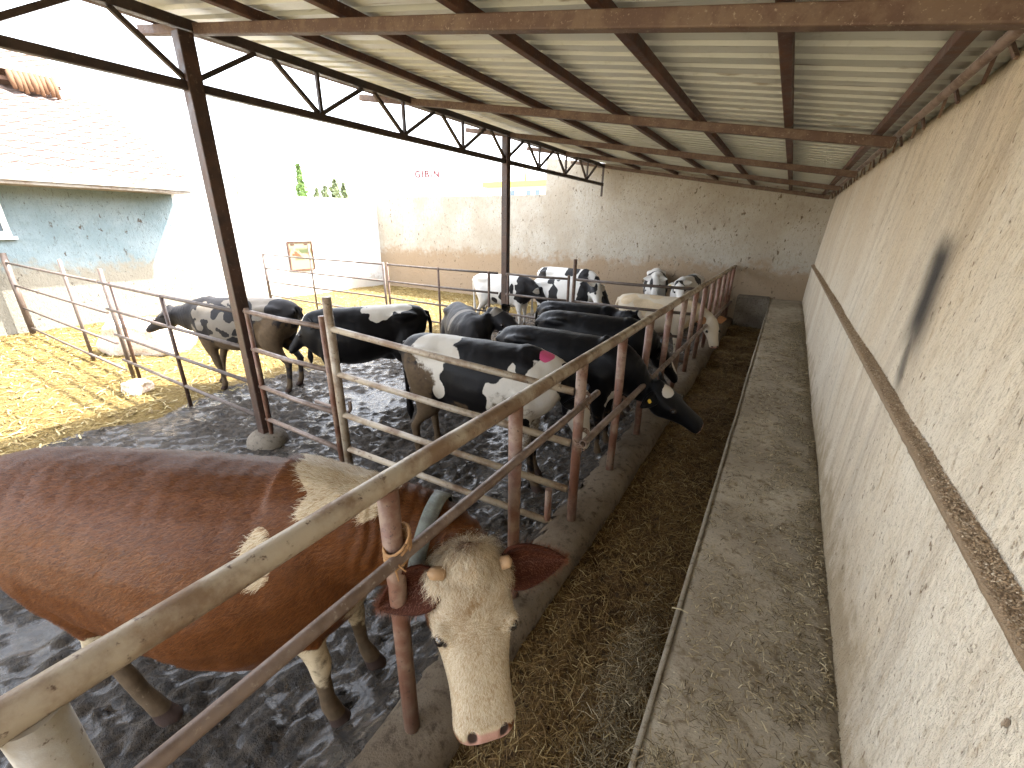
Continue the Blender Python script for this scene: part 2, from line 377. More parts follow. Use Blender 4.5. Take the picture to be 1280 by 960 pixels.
# ------------------------------------------------------------------ loose straw, chaff, grain (nobody could count it)
def strands(name, m, spots, label, cat, col_bias=0.0):
    """spots: (x,y,z,length,width,pitch)"""
    vs = []; fs = []; ti = []
    for (x, y, z, ln, wd, pt) in spots:
        a = rnd.uniform(0, 2*math.pi); d = Vector((math.cos(a), math.sin(a), pt)); s = Vector((-math.sin(a), math.cos(a), rnd.uniform(-.5,.5)))*wd/2
        p0 = Vector((x, y, z)) - d*ln/2; p2 = Vector((x, y, z)) + d*ln/2; p1 = Vector((x, y, z + ln*rnd.uniform(-.06,.16)))
        o = len(vs); up = Vector((0,0,wd*.45))
        vs += [p0-s, p0+s, p1-s+up, p1+s+up, p2-s, p2+s]; fs += [(o,o+1,o+3,o+2),(o+2,o+3,o+5,o+4)]
        ti += [min(1, max(0, rnd.gauss(.45+col_bias, .24)))]*6
    me = bpy.data.meshes.new(name); me.from_pydata([tuple(v) for v in vs], [], fs)
    at = me.attributes.new('tint', 'FLOAT', 'POINT'); at.data.foreach_set('value', ti)
    return tag(link(me, name, m), label, cat, kind='stuff')
sp = []
for i in range(30000):
    y = -.2 + 11.5*rnd.random()**2.1; x = rnd.uniform(-.79,-.13)
    k = 1 + y*.10
    sp.append((x, y, feed_h(x, y)+rnd.uniform(.0,.018), rnd.uniform(.02,.075)*k, rnd.uniform(.0014,.003)*k, rnd.uniform(-.35,.35)))
strands('feed_straw', M['straw_dark'], sp, 'damp brown chopped straw lying in the feed lane', 'straw')
sp = []
for i in range(1600):                                # the paler heap of fresh straw against the walkway edge
    x = rnd.gauss(-.24,.07); y = rnd.gauss(1.5,.3)
    if -.6 < x < -.135: sp.append((x, y, feed_h(x,y)+rnd.uniform(.01,.03), rnd.uniform(.03,.09), .0025, rnd.uniform(-.4,.5)))
strands('fresh_straw', M['straw_pale'], sp, 'paler greenish heap of fresh straw against the walkway edge', 'straw', -.15)
def walk_z(y): return .474 + walk_lift(y)
sp = []
for i in range(24000):
    y = .2 + 9*rnd.random()**2.0; x = rnd.uniform(-.09,.50)
    if rnd.random() < .5: x = .51 - abs(rnd.gauss(0, .16))
    if x < -.09: continue
    if noise.noise(Vector((x*5, y*4, 3))) < -.12 and rnd.random() < .75: continue
    k = 1+y*.12; sp.append((x, y, walk_z(y)+.006*k, rnd.uniform(.008,.034)*k, rnd.uniform(.0014,.0034)*k, rnd.uniform(-.15,.2)))
for cx, cy, n_ in ((-.03,1.02,220),(-.02,.86,160),(.22,.92,130),(.12,1.35,110)):
    for i in range(n_):
        sp.append((cx+rnd.gauss(0,.035), cy+rnd.gauss(0,.05), walk_z(cy)+rnd.uniform(.004,.02), rnd.uniform(.015,.05), rnd.uniform(.0015,.003), rnd.uniform(-.4,.4)))
sp.append((-.10,1.72,.495,.075,.006,.1))
strands('chaff', M['straw_pale'], sp, 'short pale chaff scattered over the concrete walkway', 'chaff')
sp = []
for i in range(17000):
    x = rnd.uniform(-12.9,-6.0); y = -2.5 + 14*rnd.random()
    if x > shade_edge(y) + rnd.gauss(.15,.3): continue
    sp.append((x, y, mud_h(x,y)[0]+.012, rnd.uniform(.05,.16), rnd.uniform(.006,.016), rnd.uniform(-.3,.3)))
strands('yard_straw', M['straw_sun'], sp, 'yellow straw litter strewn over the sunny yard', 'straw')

# ------------------------------------------------------------------ walls
def wall_mesh(name, prof, y0, y1, ny, m, amp=.01, bulge=None):
    mb = MB(); rings = []
    for i in range(ny+1):
        y = y0+(y1-y0)*i/ny
        rings.append([Vector((x + (amp*noise.noise(Vector((y*.8, z*1.1, 5))) + amp*.5*noise.noise(Vector((y*3, z*2.2, 8))) + (bulge(y,z) if bulge else 0) if fr else 0), y, z)) for x, z, fr in prof])
    mb.loft(rings, True); return mb.build(name, m)
rw = thing('boundary_wall', 'long cream plastered wall with a grain covered ledge along the right side of the walkway', 'wall', (.6, 4, .4))
def up_x(z): return .548 + (z-1.475)*.072
prof = [(.95,-.3,0),(.508,-.3,0)] + [(.512+.006*i/9*1.2, .35+1.12*i/9, 1) for i in range(10)]
prof += [(.525,1.474,1),(.545,1.476,0)] + [(up_x(1.48+1.42*i/16), 1.48+1.42*i/16, 1) for i in range(17)] + [(.95,2.9,0)]
bul = lambda y, z: -.018*math.exp(-((y-2.35-.3*(z-1.6))/.22)**2)*max(0, min(1,(z-1.45)/.3))
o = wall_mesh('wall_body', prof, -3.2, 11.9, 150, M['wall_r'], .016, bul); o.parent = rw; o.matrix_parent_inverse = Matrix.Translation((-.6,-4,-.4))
sp = []
for i in range(26000):
    y = .35 + 11*rnd.random()**2.4; x = .508 + .05*rnd.random(); k = 1+y*.15
    sp.append((x, y, 1.482+.012*rnd.random() + .018*math.exp(-((x-.54)/.02)**2), rnd.uniform(.003,.010)*k, rnd.uniform(.0015,.0032)*k, rnd.uniform(-.4,.4)))
strands('ledge_grain', M['grain'], sp, 'brown grain and sawdust lying along the narrow ledge of the cream wall', 'grain')
gm = MB(); rings = []
for i in range(400):
    y = .0 + 11.55*(i/399)**1.8; a = .007*noise.noise(Vector((y*9,1,1))); b_ = .003*noise.noise(Vector((y*17,4,1)))
    rings.append([Vector((.502+b_, y, 1.470)), Vector((.506+b_, y, 1.481)), Vector((.525, y, 1.490+a*.4)), Vector((.552, y, 1.502+a)), Vector((.575, y, 1.506+a)), Vector((.58, y, 1.47))])
gm.loft(rings)
o = gm.build('grain_bed', M['feed']); t = NT('brown_grain_bed'); nb = t.noise(140, 3, .7); na = t.noise(12, 4)
o.data.materials[0] = t.done(t.mix(t.step(nb,.4,.62), t.mix(na, (.26,.18,.11), (.35,.25,.155)), (.32,.235,.15)), .9, t.bump(nb, .9, .01))
tag(o, 'strip of brown grain bedded along the ledge of the cream wall', 'grain', kind='stuff')

def slab(name, pts, axis, t0, t1, m, parent=None, sub=0):
    """prism: polygon pts in the plane normal to axis ('x': (y,z), 'y': (x,z)), from t0 to t1"""
    mb = MB(); n = len(pts)
    f3 = (lambda p, t: (t, p[0], p[1])) if axis == 'x' else (lambda p, t: (p[0], t, p[1]))
    vs = [f3(p, t0) for p in pts] + [f3(p, t1) for p in pts]
    mb.add(vs, [list(range(n)), list(range(2*n-1, n-1, -1))] + [(i, i+n, (i+1)%n+n, (i+1)%n) for i in range(n)])
    o = mb.build(name, m, parent)
    bm = bmesh.new(); bm.from_mesh(o.data); bmesh.ops.recalc_face_normals(bm, faces=bm.faces); bm.to_mesh(o.data); bm.free()
    return o
# back wall: low part in the open, taller under the shed
o = slab('back_wall', [(-13.3,-.3),(.50,-.3),(.60,1.0),(.66,2.93),(-4.32,3.72),(-6.1,3.95),(-6.1,3.03),(-13.3,3.09)], 'y', 11.6, 11.95, M['wall_b'])
tag(o, 'ochre and grey plastered wall closing the far end of the pens, stepping up under the roof', 'wall')
o = slab('yard_wall', [(5.2,-.3),(11.6,-.3),(11.6,3.02),(5.2,2.86)], 'x', -13.02, -13.32, M['wall_l'])
tag(o, 'white sunlit plaster wall along the left side of the yard with a picture board on it', 'wall')

# ------------------------------------------------------------------ house
hs = thing('farm_house', 'pale blue limewashed farm house with a tiled roof at the left of the yard', 'house', (-16,2,0))
def to(o, root): o.parent = root; o.matrix_parent_inverse = Matrix.Translation(-Vector(root.location)); return o
to(slab('wall', [(-3,-.3),(5.2,-.3),(5.2,3.0),(-3,3.0)], 'x', -13.0, -13.3, M['wall_h']), hs)
to(slab('gable_wall', [(-19.8,-.3),(-13.31,-.3),(-13.31,3.0),(-16.5,4.75),(-19.8,3.0)], 'y', 4.9, 5.15, M['wall_h']), hs)
# tiled slope: rows of overlapping roll tiles in one mesh
def tiled(name, x0, z0, x1, z1, y0, y1, rows, pitch):
    mb = MB(); ny = int((y1-y0)/pitch*6); d = Vector((x1-x0, 0, z1-z0)); nrm = Vector((-(z1-z0), 0, (x1-x0))).normalized()
    if nrm.z < 0: nrm = -nrm
    for r in range(rows):
        a = Vector((x0,0,z0)) + d*(r/rows); b = Vector((x0,0,z0)) + d*((r+1.12)/rows)
        lo = []; hi = []; th = []
        for i in range(ny+1):
            y = y0 + (y1-y0)*i/ny; wv = .022*math.sin(2*math.pi*(y-y0)/pitch) + .006*noise.noise(Vector((y*9, r, 0)))
            lo.append(a + nrm*(.040+wv) + Vector((0,y,0))); hi.append(b + nrm*(.004+wv) + Vector((0,y,0))); th.append(a + nrm*(.012+wv) + Vector((0,y,0)))
        n = ny+1
        mb.add(lo+hi+th, [(i,i+1,n+i+1,n+i) for i in range(ny)] + [(2*n+i,2*n+i+1,i+1,i) for i in range(ny)], False)
    return mb.build(name, M['tiles'])
to(tiled('roof', -12.2, 3.02, -16.45, 5.15, -2.5, 5.38, 14, .30), hs)
to(slab('roof_deck', [(-12.2,2.97),(-16.45,5.10),(-20.5,3.07),(-20.5,2.95),(-16.45,4.98),(-12.2,2.86)], 'y', -2.5, 5.34, M['dark_wood']), hs)
mb = MB(); mb.box((-12.22,-2.5,2.86),(-12.16,5.40,3.05)); fa = to(mb.build('fascia_board', M['fascia']), hs)
mb = MB(); mb.box((-13.0,-2.5,2.80),(-12.2,5.3,2.855)); to(mb.build('soffit', M['fascia']), hs)
# raised second roof with an open attic slot under it
mb = MB(); mb.box((-17.6,-2.5,4.6),(-16.5,4.4,5.50)); to(mb.build('attic', M['dark_wood']), hs)
to(tiled('upper_roof', -15.95, 5.52, -18.2, 6.55, -2.5, 4.75, 7, .30), hs)
mb = MB(); mb.box((-16.0,-2.5,5.40),(-15.93,4.78,5.53)); to(mb.build('upper_fascia', M['fascia']), hs)
mb = MB()
for i in range(9):
    y = 3.75 + i*.09; mb.tube([(-15.98,y,5.42),(-15.93+.03*math.sin(i*2),y+.01,5.2),(-15.9+.04*math.sin(i*3.1),y+.02,5.02-.03*(i%3))], [.055,.06,.04], 8)
to(mb.build('sacking', M['brown_cloth']), hs)
mb = MB(); mb.bar((-16.1,-2,5.20),(-16.1,4.62,5.24),.10,.08); to(mb.build('attic_beam', M['dark_wood']), hs)
win = MB(); 
for lo, hi in (((-13.0,1.30,1.88),(-12.955,2.32,1.97)),((-13.0,1.30,2.86),(-12.955,2.32,2.79)),((-13.0,2.23,1.975),(-12.955,2.315,2.785)),((-13.0,1.30,1.975),(-12.955,1.38,2.785)),((-13.0,1.79,1.975),(-12.96,1.83,2.785))):
    win.box([min(a,b) for a,b in zip(lo,hi)], [max(a,b) for a,b in zip(lo,hi)])
wf = to(win.build('window', M['white_frame']), hs)
mb = MB(); mb.box((-12.998,1.385,1.975),(-12.975,1.785,2.785)); mb.box((-12.998,1.835,1.975),(-12.975,2.225,2.785)); gl = mb.build('pane', M['glass'], wf)
mb = MB(); mb.box((-13.0,1.25,1.82),(-12.90,2.37,1.875)); mb.build('sill', M['white_frame'], wf)

# picture board on the yard wall
bd = thing('picture_board', 'faded framed board with an orange and green picture hung on the white yard wall', 'board', (-12.98,8.35,1.22))
mb = MB(); mb.box((-.03,-.38,-.40),(.0,.38,.40)); o = mb.build('panel', None, bd)
t = NT('faded_picture_print'); x, y, z = t.sep(); a = t.noise(3.2, 3); b = t.noise(4.1, 3, .5, t.vec((1,1,1), loc=(4,2,6)))
band = t.step(t.math('ABSOLUTE', t.math('SUBTRACT', z, .06)), .22, .10)
cc = t.mix(t.math('MULTIPLY', band, t.step(a,.48,.58)), (.20,.18,.11), (.11,.04,.012)); cc = t.mix(t.math('MULTIPLY', band, t.step(b,.52,.6)), cc, (.05,.065,.02))
o.data.materials.append(t.done(cc, .6))
fr = MB()
for lo, hi in (((-.02,-.42,.40),(.02,.42,.44)),((-.02,-.42,-.44),(.02,.42,-.40)),((-.02,-.42,-.398),(.02,-.385,.398)),((-.02,.385,-.398),(.02,.42,.398))): fr.box(lo,hi)
fr.build('frame', M['rust'], bd)
for s in (-.25,.2):
    c = MB(); c.box((-.01,s-.06,.33),(.012,s+.06,.37)); c.build('clip', M['rust'], bd)

# ------------------------------------------------------------------ shed
shed = thing('cattle_shed', 'open fronted steel cattle shed with a corrugated roof over the pens', 'shed', (0,0,0))
def rz_(x): return 3.665 - .166*(x+4.32)          # top line of the rafters
RAFT = [-1.15, 2.17, 4.55, 6.85, 9.0, 11.3]
for y in RAFT:
    mb = MB(); mb.bar((-5.22, y, rz_(-5.22)-.045), (.52, y, rz_(.52)-.045), .066, .072); o = mb.build('rafter', M['rafter'], shed); bevel(o, .008)
PUR = [-4.95, -3.50, -2.58, -1.68, -.92, -.19, .42]
for x in PUR:
    mb = MB(); mb.bar((x, -1.5, rz_(x)+.033), (x, 11.58, rz_(x)+.033), .055, .06); o = mb.build('purlin', M['rust'], shed); bevel(o, .005)
# corrugated sheets, ribs running up the slope
def sheet(y0, y1, dz):
    prof = []; y = y0
    while y < y1:
        for dy, h in ((0,0),(.055,0),(.075,.032),(.115,.032),(.135,0)):
            if y+dy <= y1+.001: prof.append((y+dy, h))
            else: break
        y += .19
    xs_ = [-5.02 + i*(6.4/10) for i in range(11)]; mb = MB(); n = len(prof)
    vs = [(x, py, rz_(x)+.066+ph+dz + .004*noise.noise(Vector((x*1.3, py*1.7, 2)))) for x in xs_ for py, ph in prof]
    vs2 = [(v[0], v[1], v[2]+.0025) for v in vs]
    fs = [(i*n+k, i*n+k+1, (i+1)*n+k+1, (i+1)*n+k) for i in range(len(xs_)-1) for k in range(n-1)]
    mb.add(vs, fs); mb.add(vs2, [f[::-1] for f in fs]); return mb.build('roof_sheet', M['roof'], shed)
for i, (a, b) in enumerate(((-1.62,1.05),(.85,5.05),(4.84,9.04),(8.83,11.9))): sheet(a, b, .005*(i%2))
# columns
def column(x, y, top, w=.115):
    c = MB(); c.box((x-w/2, y-w/2, .06), (x+w/2, y+w/2, top)); o = c.build('column', M['column'], shed); bevel(o, .008)
    f = MB(); rings = []
    for z, r in ((-.1,.21),(.04,.20),(.09,.17),(.13,.115)):
        rings.append([Vector((x + r*(1+.15*noise.noise(Vector((k,z*9,x))))*math.cos(k*math.pi/7), y + r*(1+.15*noise.noise(Vector((k,z*9,x+3))))*math.sin(k*math.pi/7), z)) for k in range(14)])
    f.loft(rings); f.build('footing', M['footing'], o)
for y in (-1.15, 2.07, 6.75): column(-4.32, y, rz_(-4.32)-.09)
# lattice girder on the columns
tr = bpy.data.objects.new('roof_truss', None); COL.objects.link(tr); tr.parent = shed
zt, zb = 3.63, 3.21
mb = MB(); mb.bar((-4.32,-1.5,zt),(-4.32,11.3,zt),.07,.075); bevel(mb.build('top_chord', M['truss'], tr), .006)
mb = MB(); mb.bar((-4.32,-1.5,zb),(-4.32,11.3,zb),.065,.065); bevel(mb.build('bottom_chord', M['truss'], tr), .006)
bay = 4.68/4
for i in range(-5, 9):
    y = 2.07 + bay*i
    if y > 11.2: continue
    for a, b in (((y, zb+.035), (y+bay*.48, zt-.04)), ((y+bay*.62, zt-.04), (y+bay*.97, zb+.035))):
        if -1.5 < a[0] and b[0] < 11.35:
            mb = MB(); mb.bar((-4.32, a[0], a[1]), (-4.32, b[0], b[1]), .036, .036, (1,0,0)); mb.build('web_bar', M['truss'], tr)
    if i % 4 and -1.4 < y < 11.2:
        mb = MB(); mb.bar((-4.32, y, zb+.034), (-4.32, y, zt-.038), .034, .034); mb.build('web_post', M['truss'], tr)
mb = MB(); mb.bar((-4.32,11.28,zb-.28),(-4.32,11.28,zt),.04,.04); mb.build('end_post', M['truss'], tr)
# wall plate along the right wall, on little lattice brackets
mb = MB(); mb.tube([(.545,-1.5,2.865),(.545,11.55,2.90)], .022, 8); mb.build('plate_pipe', M['rail'], shed)
mb = MB(); mb.bar((.60,-1.5,2.945),(.60,11.55,2.985),.07,.05); mb.build('wall_plate', M['rust'], shed)
for i in range(16):
    y = 1.2 + i*.68
    mb = MB(); mb.bar((.575,y,2.80),(.56,y+.17,2.935),.014,.014); mb.bar((.575,y+.34,2.80),(.56,y+.19,2.935),.014,.014); mb.build('plate_bracket', M['rafter'], shed)

# ------------------------------------------------------------------ feed fence
FX = -.97
ff = thing('feed_fence', 'long rusty pipe feed fence on the curb that the cattle put their heads through', 'fence', (0,0,0))
def wob_line(a, b, n, amp, seed):
    a = Vector(a); b = Vector(b); return [a.lerp(b, i/n) + Vector((amp*noise.noise(Vector((i*.7,seed,0))), 0, amp*noise.noise(Vector((i*.7,seed,5))))) for i in range(n+1)]
mb = MB(); mb.tube(wob_line((FX,-2.9,1.415),(FX,11.55,1.375), 30, .006, 1), .037, 16); mb.build('top_rail', M['rail_top'], ff)
mb = MB(); mb.tube(wob_line((FX+.055,-2.9,1.135),(FX+.055,2.62,1.135), 12, .006, 2), .022, 12); mb.build('neck_rail', M['rail'], ff)
# hollow tube end of the far neck rail
pts = wob_line((FX+.075,2.36,.86),(FX+.055,11.5,.55), 24, .008, 3)
mb = MB(); mb.tube(pts, .026, 12, cap=False); mb.tube([pts[0]+Vector((0,.001,0)), pts[0]+Vector((0,.25,-.008))], [.019,.019], 12, cap=False)
d0 = (pts[1]-pts[0]).normalized(); l0 = d0.orthogonal().normalized(); u0 = d0.cross(l0)
ro = [pts[0] + (l0*math.cos(k*math.pi/6)+u0*math.sin(k*math.pi/6))*.026 for k in range(12)]; ri = [pts[0] + (l0*math.cos(k*math.pi/6)+u0*math.sin(k*math.pi/6))*.019 for k in range(12)]
mb.add(ro+ri, [(k,(k+1)%12,12+(k+1)%12,12+k) for k in range(12)])
mb.build('neck_rail', M['rail'], ff)
PY = [-.85, -.02] + [.80 + .82*i for i in range(14)]
for i, y in enumerate(PY):
    mb = MB(); r = .040 if y < .1 else .033
    mb.tube([(FX, y, .15),(FX+rnd.uniform(-.006,.006), y+rnd.uniform(-.01,.01), .8),(FX, y, 1.385)], [r+.008 if y < .1 else r, r, r+.004], 14); mb.build('post', M['pale_post'] if y < .1 else M['post'], ff)
def tie(root, p, r, m, name, turns=3, tails=True):
    mb = MB(); p = Vector(p)
    for k in range(turns):
        c = p + Vector((0, 0, -.012 + .012*k)); ax = rnd.uniform(-.3,.3)
        mb.tube([c + Vector((r*1.15*math.cos(a), r*1.15*math.sin(a), r*.9*math.sin(a*1+ax) )) for a in [i*2*math.pi/14 for i in range(15)]], .0055, 6)
    if tails:
        for k in range(3):
            d = Vector((rnd.uniform(-.02,.06), rnd.uniform(-.07,.02), rnd.uniform(-.05,.03))); mb.tube([p+Vector((.03,-.03,0)), p+Vector((.04,-.05,.0))+d*.5, p+Vector((.05,-.05,-.01))+d], [.005,.004,.003], 5)
    return mb.build(name, m, root)
tie(ff, (FX+.022,.80,1.135), .040, M['rope'], 'twine_tie', 6)
tie(ff, (FX+.02,2.44,1.135), .042, M['wire'], 'wire_tie', 2)
tie(ff, (FX+.03,2.44,.86), .042, M['wire'], 'wire_tie', 3)
tie(ff, (FX+.03,3.26,.83), .042, M['wire'], 'wire_tie', 2, False)
tie(ff, (FX+.03,4.08,.80), .042, M['wire'], 'wire_tie', 2, False)

# ------------------------------------------------------------------ cross fences
def panel(name, label, y, x0, x1, rails, posts, m_r, m_p, group, r=.022, extra=None, y1=None, sag=0.0):
    t_ = thing(name, label, 'fence', ((x0+x1)/2, y, 0), group); cx = (x0+x1)/2
    for z in rails:
        mb = MB(); mb.tube([(x0-cx, 0, z), ((x0+x1)/2-cx, rnd.uniform(-.01,.01)+((y1 or y)-y)/2, z-.008-sag/2), (x1-cx, (y1 or y)-y, z-sag)], r, 10); mb.build('rail', m_r, t_)
    for (px, zt_, pr, dy) in posts:
        mb = MB(); mb.tube([(px-cx, dy, -.06), (px-cx, dy, zt_)], pr, 10); mb.build('post', m_p, t_)
    if extra: extra(t_, cx)
    return t_
RZ = (.29,.65,1.04,1.41)
g1 = 'pipe fence panels between the near pen and the middle pen'; g2 = 'pipe fence panels between the middle pen and the far pen'
def latch(t_, cx):
    mb = MB(); mb.tube([(-3.42-cx,.05,.66),(-2.96-cx,.05,.66),(-2.93-cx,.05,.70),(-2.93-cx,.05,.78)], .016, 8); mb.build('latch_bolt', M['rail'], t_)
panel('pen_fence', 'short fence panel with a sliding latch bolt beside the foot of the nearest steel column', 2.07, -4.25, -3.09, RZ, [(-4.22,1.44,.022,0),(-3.08,1.50,.024,0)], M['rail'], M['post'], g1, extra=latch)
def stub(t_, cx):
    mb = MB(); mb.tube([(-1.14-cx,.32,-.05),(-1.14-cx,.32,.40)], .026, 10); mb.build('short_post', M['post'], t_)
panel('pen_fence', 'wide sagging cream fence panel before the black and white cow with a pink mark', 2.07, -2.97, -1.005, (.33,.66,1.03,1.41), [(-2.98,1.66,.036,0)], M['rail_top'], M['rail_top'], g1, .026, extra=stub, y1=2.41, sag=.22)
panel('pen_fence', 'thin grey fence panel crossing in front of the mottled cow in the sun', 2.07, -7.98, -4.40, (.28,.66,1.03,1.39), [(-7.62,1.42,.022,.02),(-6.05,1.40,.022,0),(-4.42,1.42,.024,0)], M['fence_l'], M['column'], g1, .02)
panel('pen_fence', 'sunlit grey fence panel running to the blue house wall', 2.07, -12.85, -8.02, (.12,.52,.97,1.40), [(-12.80,1.58,.05,0),(-9.50,1.62,.024,.02),(-7.86,1.58,.026,.02)], M['fence_l'], M['fence_l'], g1, .02)
panel('pen_fence', 'far sunlit fence panel in front of the picture board', 6.65, -12.1, -7.42, (.28,.66,1.02,1.38), [(-12.08,1.46,.04,0),(-10.0,1.7,.022,0),(-7.42,1.42,.026,0)], M['fence_l'], M['fence_l'], g2, .02)
panel('pen_fence', 'far fence panel left of the middle column before the brown wall base', 6.65, -7.32, -4.42, (.29,.66,1.02,1.38), [(-7.30,1.42,.024,0),(-5.85,1.40,.022,0),(-4.62,1.40,.024,0)], M['fence_l'], M['rafter'], g2, .02)
panel('pen_fence', 'short far fence panel just right of the middle column', 6.65, -4.24, -3.00, (.29,.66,1.02,1.38), [(-4.2,1.40,.022,0),(-3.0,1.44,.024,0)], M['fence_l'], M['rafter'], g2, .02)
panel('pen_fence', 'far fence panel reaching the feed fence in front of the cream cow', 6.65, -2.90, -1.01, (.29,.66,1.02,1.38), [(-2.90,1.70,.03,0)], M['fence_l'], M['rafter'], g2, .022)

# pale stones lying in the yard
def stone(label, loc, size, seed, rz=0):
    bm = bmesh.new(); bmesh.ops.create_icosphere(bm, subdivisions=4, radius=1)
    for v in bm.verts:
        p = v.co.copy(); q = Vector((max(-.72,min(.72,p.x)), max(-.68,min(.68,p.y)), max(-.6,min(.62,p.z))))
        q += p*.16*noise.noise(p*1.6+Vector((seed,0,0))) + p*.05*noise.noise(p*5+Vector((seed,3,0)))
        v.co = Vector((q.x*size[0]*1.35, q.y*size[1]*1.35, (q.z+.5)*size[2]*.9))
    me = bpy.data.meshes.new('stone'); bm.to_mesh(me); bm.free(); me.polygons.foreach_set('use_smooth', [True]*len(me.polygons))
    o = link(me, 'stone', M['stone']); o.location = loc; o.rotation_euler.z = rz; return tag(o, label, 'stone')
stone('big pale boulder lying in the sunny yard behind the fence', (-9.55,2.95,-.02), (.62,.50,.50), 1, .5)
stone('small pale stone lying in front of the fence at the edge of the sun', (-7.22,1.93,-.02), (.16,.13,.15), 5, .2)

# ------------------------------------------------------------------ beyond the yard
def leaf_tree(name, label, loc, h, wd, kind, m, group=None):
    t_ = thing(name, label, 'tree', loc, group); mb = MB(); mb.tube([(0,0,-1),(.05,0,h*.5),(0,.05,h*.9)], [wd*.10,wd*.06,.02], 8); mb.build('trunk', M['bark'], t_)
    vs = []; fs = []
    for i in range(900):
        z = rnd.uniform(.12,1.0); k = (1-z)**.7 if kind else math.sin(z*math.pi)**.6
        a = rnd.uniform(0,6.283); r = wd*.5*k*rnd.uniform(.3,1)*(1+.35*math.sin(z*26 + (a*2 if kind else a)))
        c = Vector((r*math.cos(a), r*math.sin(a), z*h)); s = h*.028
        d1 = Vector((rnd.uniform(-1,1),rnd.uniform(-1,1),rnd.uniform(-1,1)))*s; d2 = Vector((rnd.uniform(-1,1),rnd.uniform(-1,1),rnd.uniform(-1,1)))*s
        o = len(vs); vs += [c-d1, c+d2, c+d1, c-d2]; fs.append((o,o+1,o+2,o+3))
    mc = MB(); mc.add(vs, fs); mc.build('crown', m, t_); return t_
leaf_tree('conifer_tree', 'tall narrow green conifer standing beyond the white yard wall', (-45,30.1,-.35), 8.2, 1.9, 1, M['leaf'])
gt = 'small trees beyond the yard wall'
for x, y, h, w_, lab in ((-45,31.9,6.1,.9,'thinnest and leftmost small tree beyond the yard wall'),(-45,33.0,6.4,1.3,'small round tree second from left beyond the yard wall'),(-45,34.3,7.2,1.5,'tallest small tree of the group beyond the yard wall'),(-45,35.5,6.9,1.0,'slim small tree at the right end of the group beyond the yard wall')):
    leaf_tree('small_tree', lab, (x,y,-.35), h, w_, 0, M['leaf2'], gt)
mb = MB(); mb.tube([(0,0,0),(0,.05,7.6)], [.09,.06], 8); mb.box((-.03,-.35,6.0),(.03,.35,6.08)); o = mb.build('utility_pole', M['bark']); o.location = (-45,23.45,0); tag(o, 'thin grey pole standing against the bright sky beyond the wall', 'pole')
# far building with red letters on its roof
fb = thing('far_building', 'long white far building carrying small red letters beyond the end wall', 'building', (-58,62,-.35))
mb = MB(); mb.box((-14,-4,0),(16,4,9.2)); mb.build('wall', M['far_white'], fb)
mb = MB(); mb.box((-14.3,-4.3,9.2),(16.3,4.3,9.45)); mb.build('roof', M['far_white'], fb)
cu = bpy.data.curves.new('sign_letters', 'FONT'); cu.body = 'GIBIN'; cu.size = 1.5; cu.extrude = .06; cu.bevel_depth = .055; cu.align_x = 'CENTER'; cu.space_character = 1.25
tmp = bpy.data.objects.new('tmp', cu); COL.objects.link(tmp); bpy.context.view_layer.update()
me = bpy.data.meshes.new_from_object(tmp.evaluated_get(bpy.context.evaluated_depsgraph_get())); bpy.data.objects.remove(tmp)
me.materials.clear(); o = link(me, 'sign_letters', M['red_paint'], fb); o.location = (3.9,-2.2,10.0); o.rotation_euler = (R(90),0,R(14))
mb = MB()
for x in (1.2,3.9,6.6): mb.bar((x,-2.05+.25*(x-3.9),9.4),(x,-2.05+.25*(x-3.9),11.0),.05,.05)
mb.build('sign_frame', M['far_white'], fb)
yb = thing('far_depot', 'far white depot with a yellow roof edge seen beside the tall end wall', 'building', (-20,36.5,-.35))
mb = MB(); mb.box((-4.5,-1.5,0),(6,3,5.75)); mb.build('wall', M['far_white'], yb)
mb = MB(); mb.box((-4.8,-1.8,5.75),(6.2,3.2,6.2)); mb.build('roof_edge', M['far_yellow'], yb)
for x in (-1.9,-.3,.6):
    mb = MB(); mb.box((x,-1.53,5.0),(x+.4,-1.49,5.45)); mb.build('window', M['far_dark'], yb)
mb = MB(); mb.tube([(-1.3,0,6.2),(-1.3,0,7.4)], .1, 8); mb.build('vent_pipe', M['far_yellow'], yb)

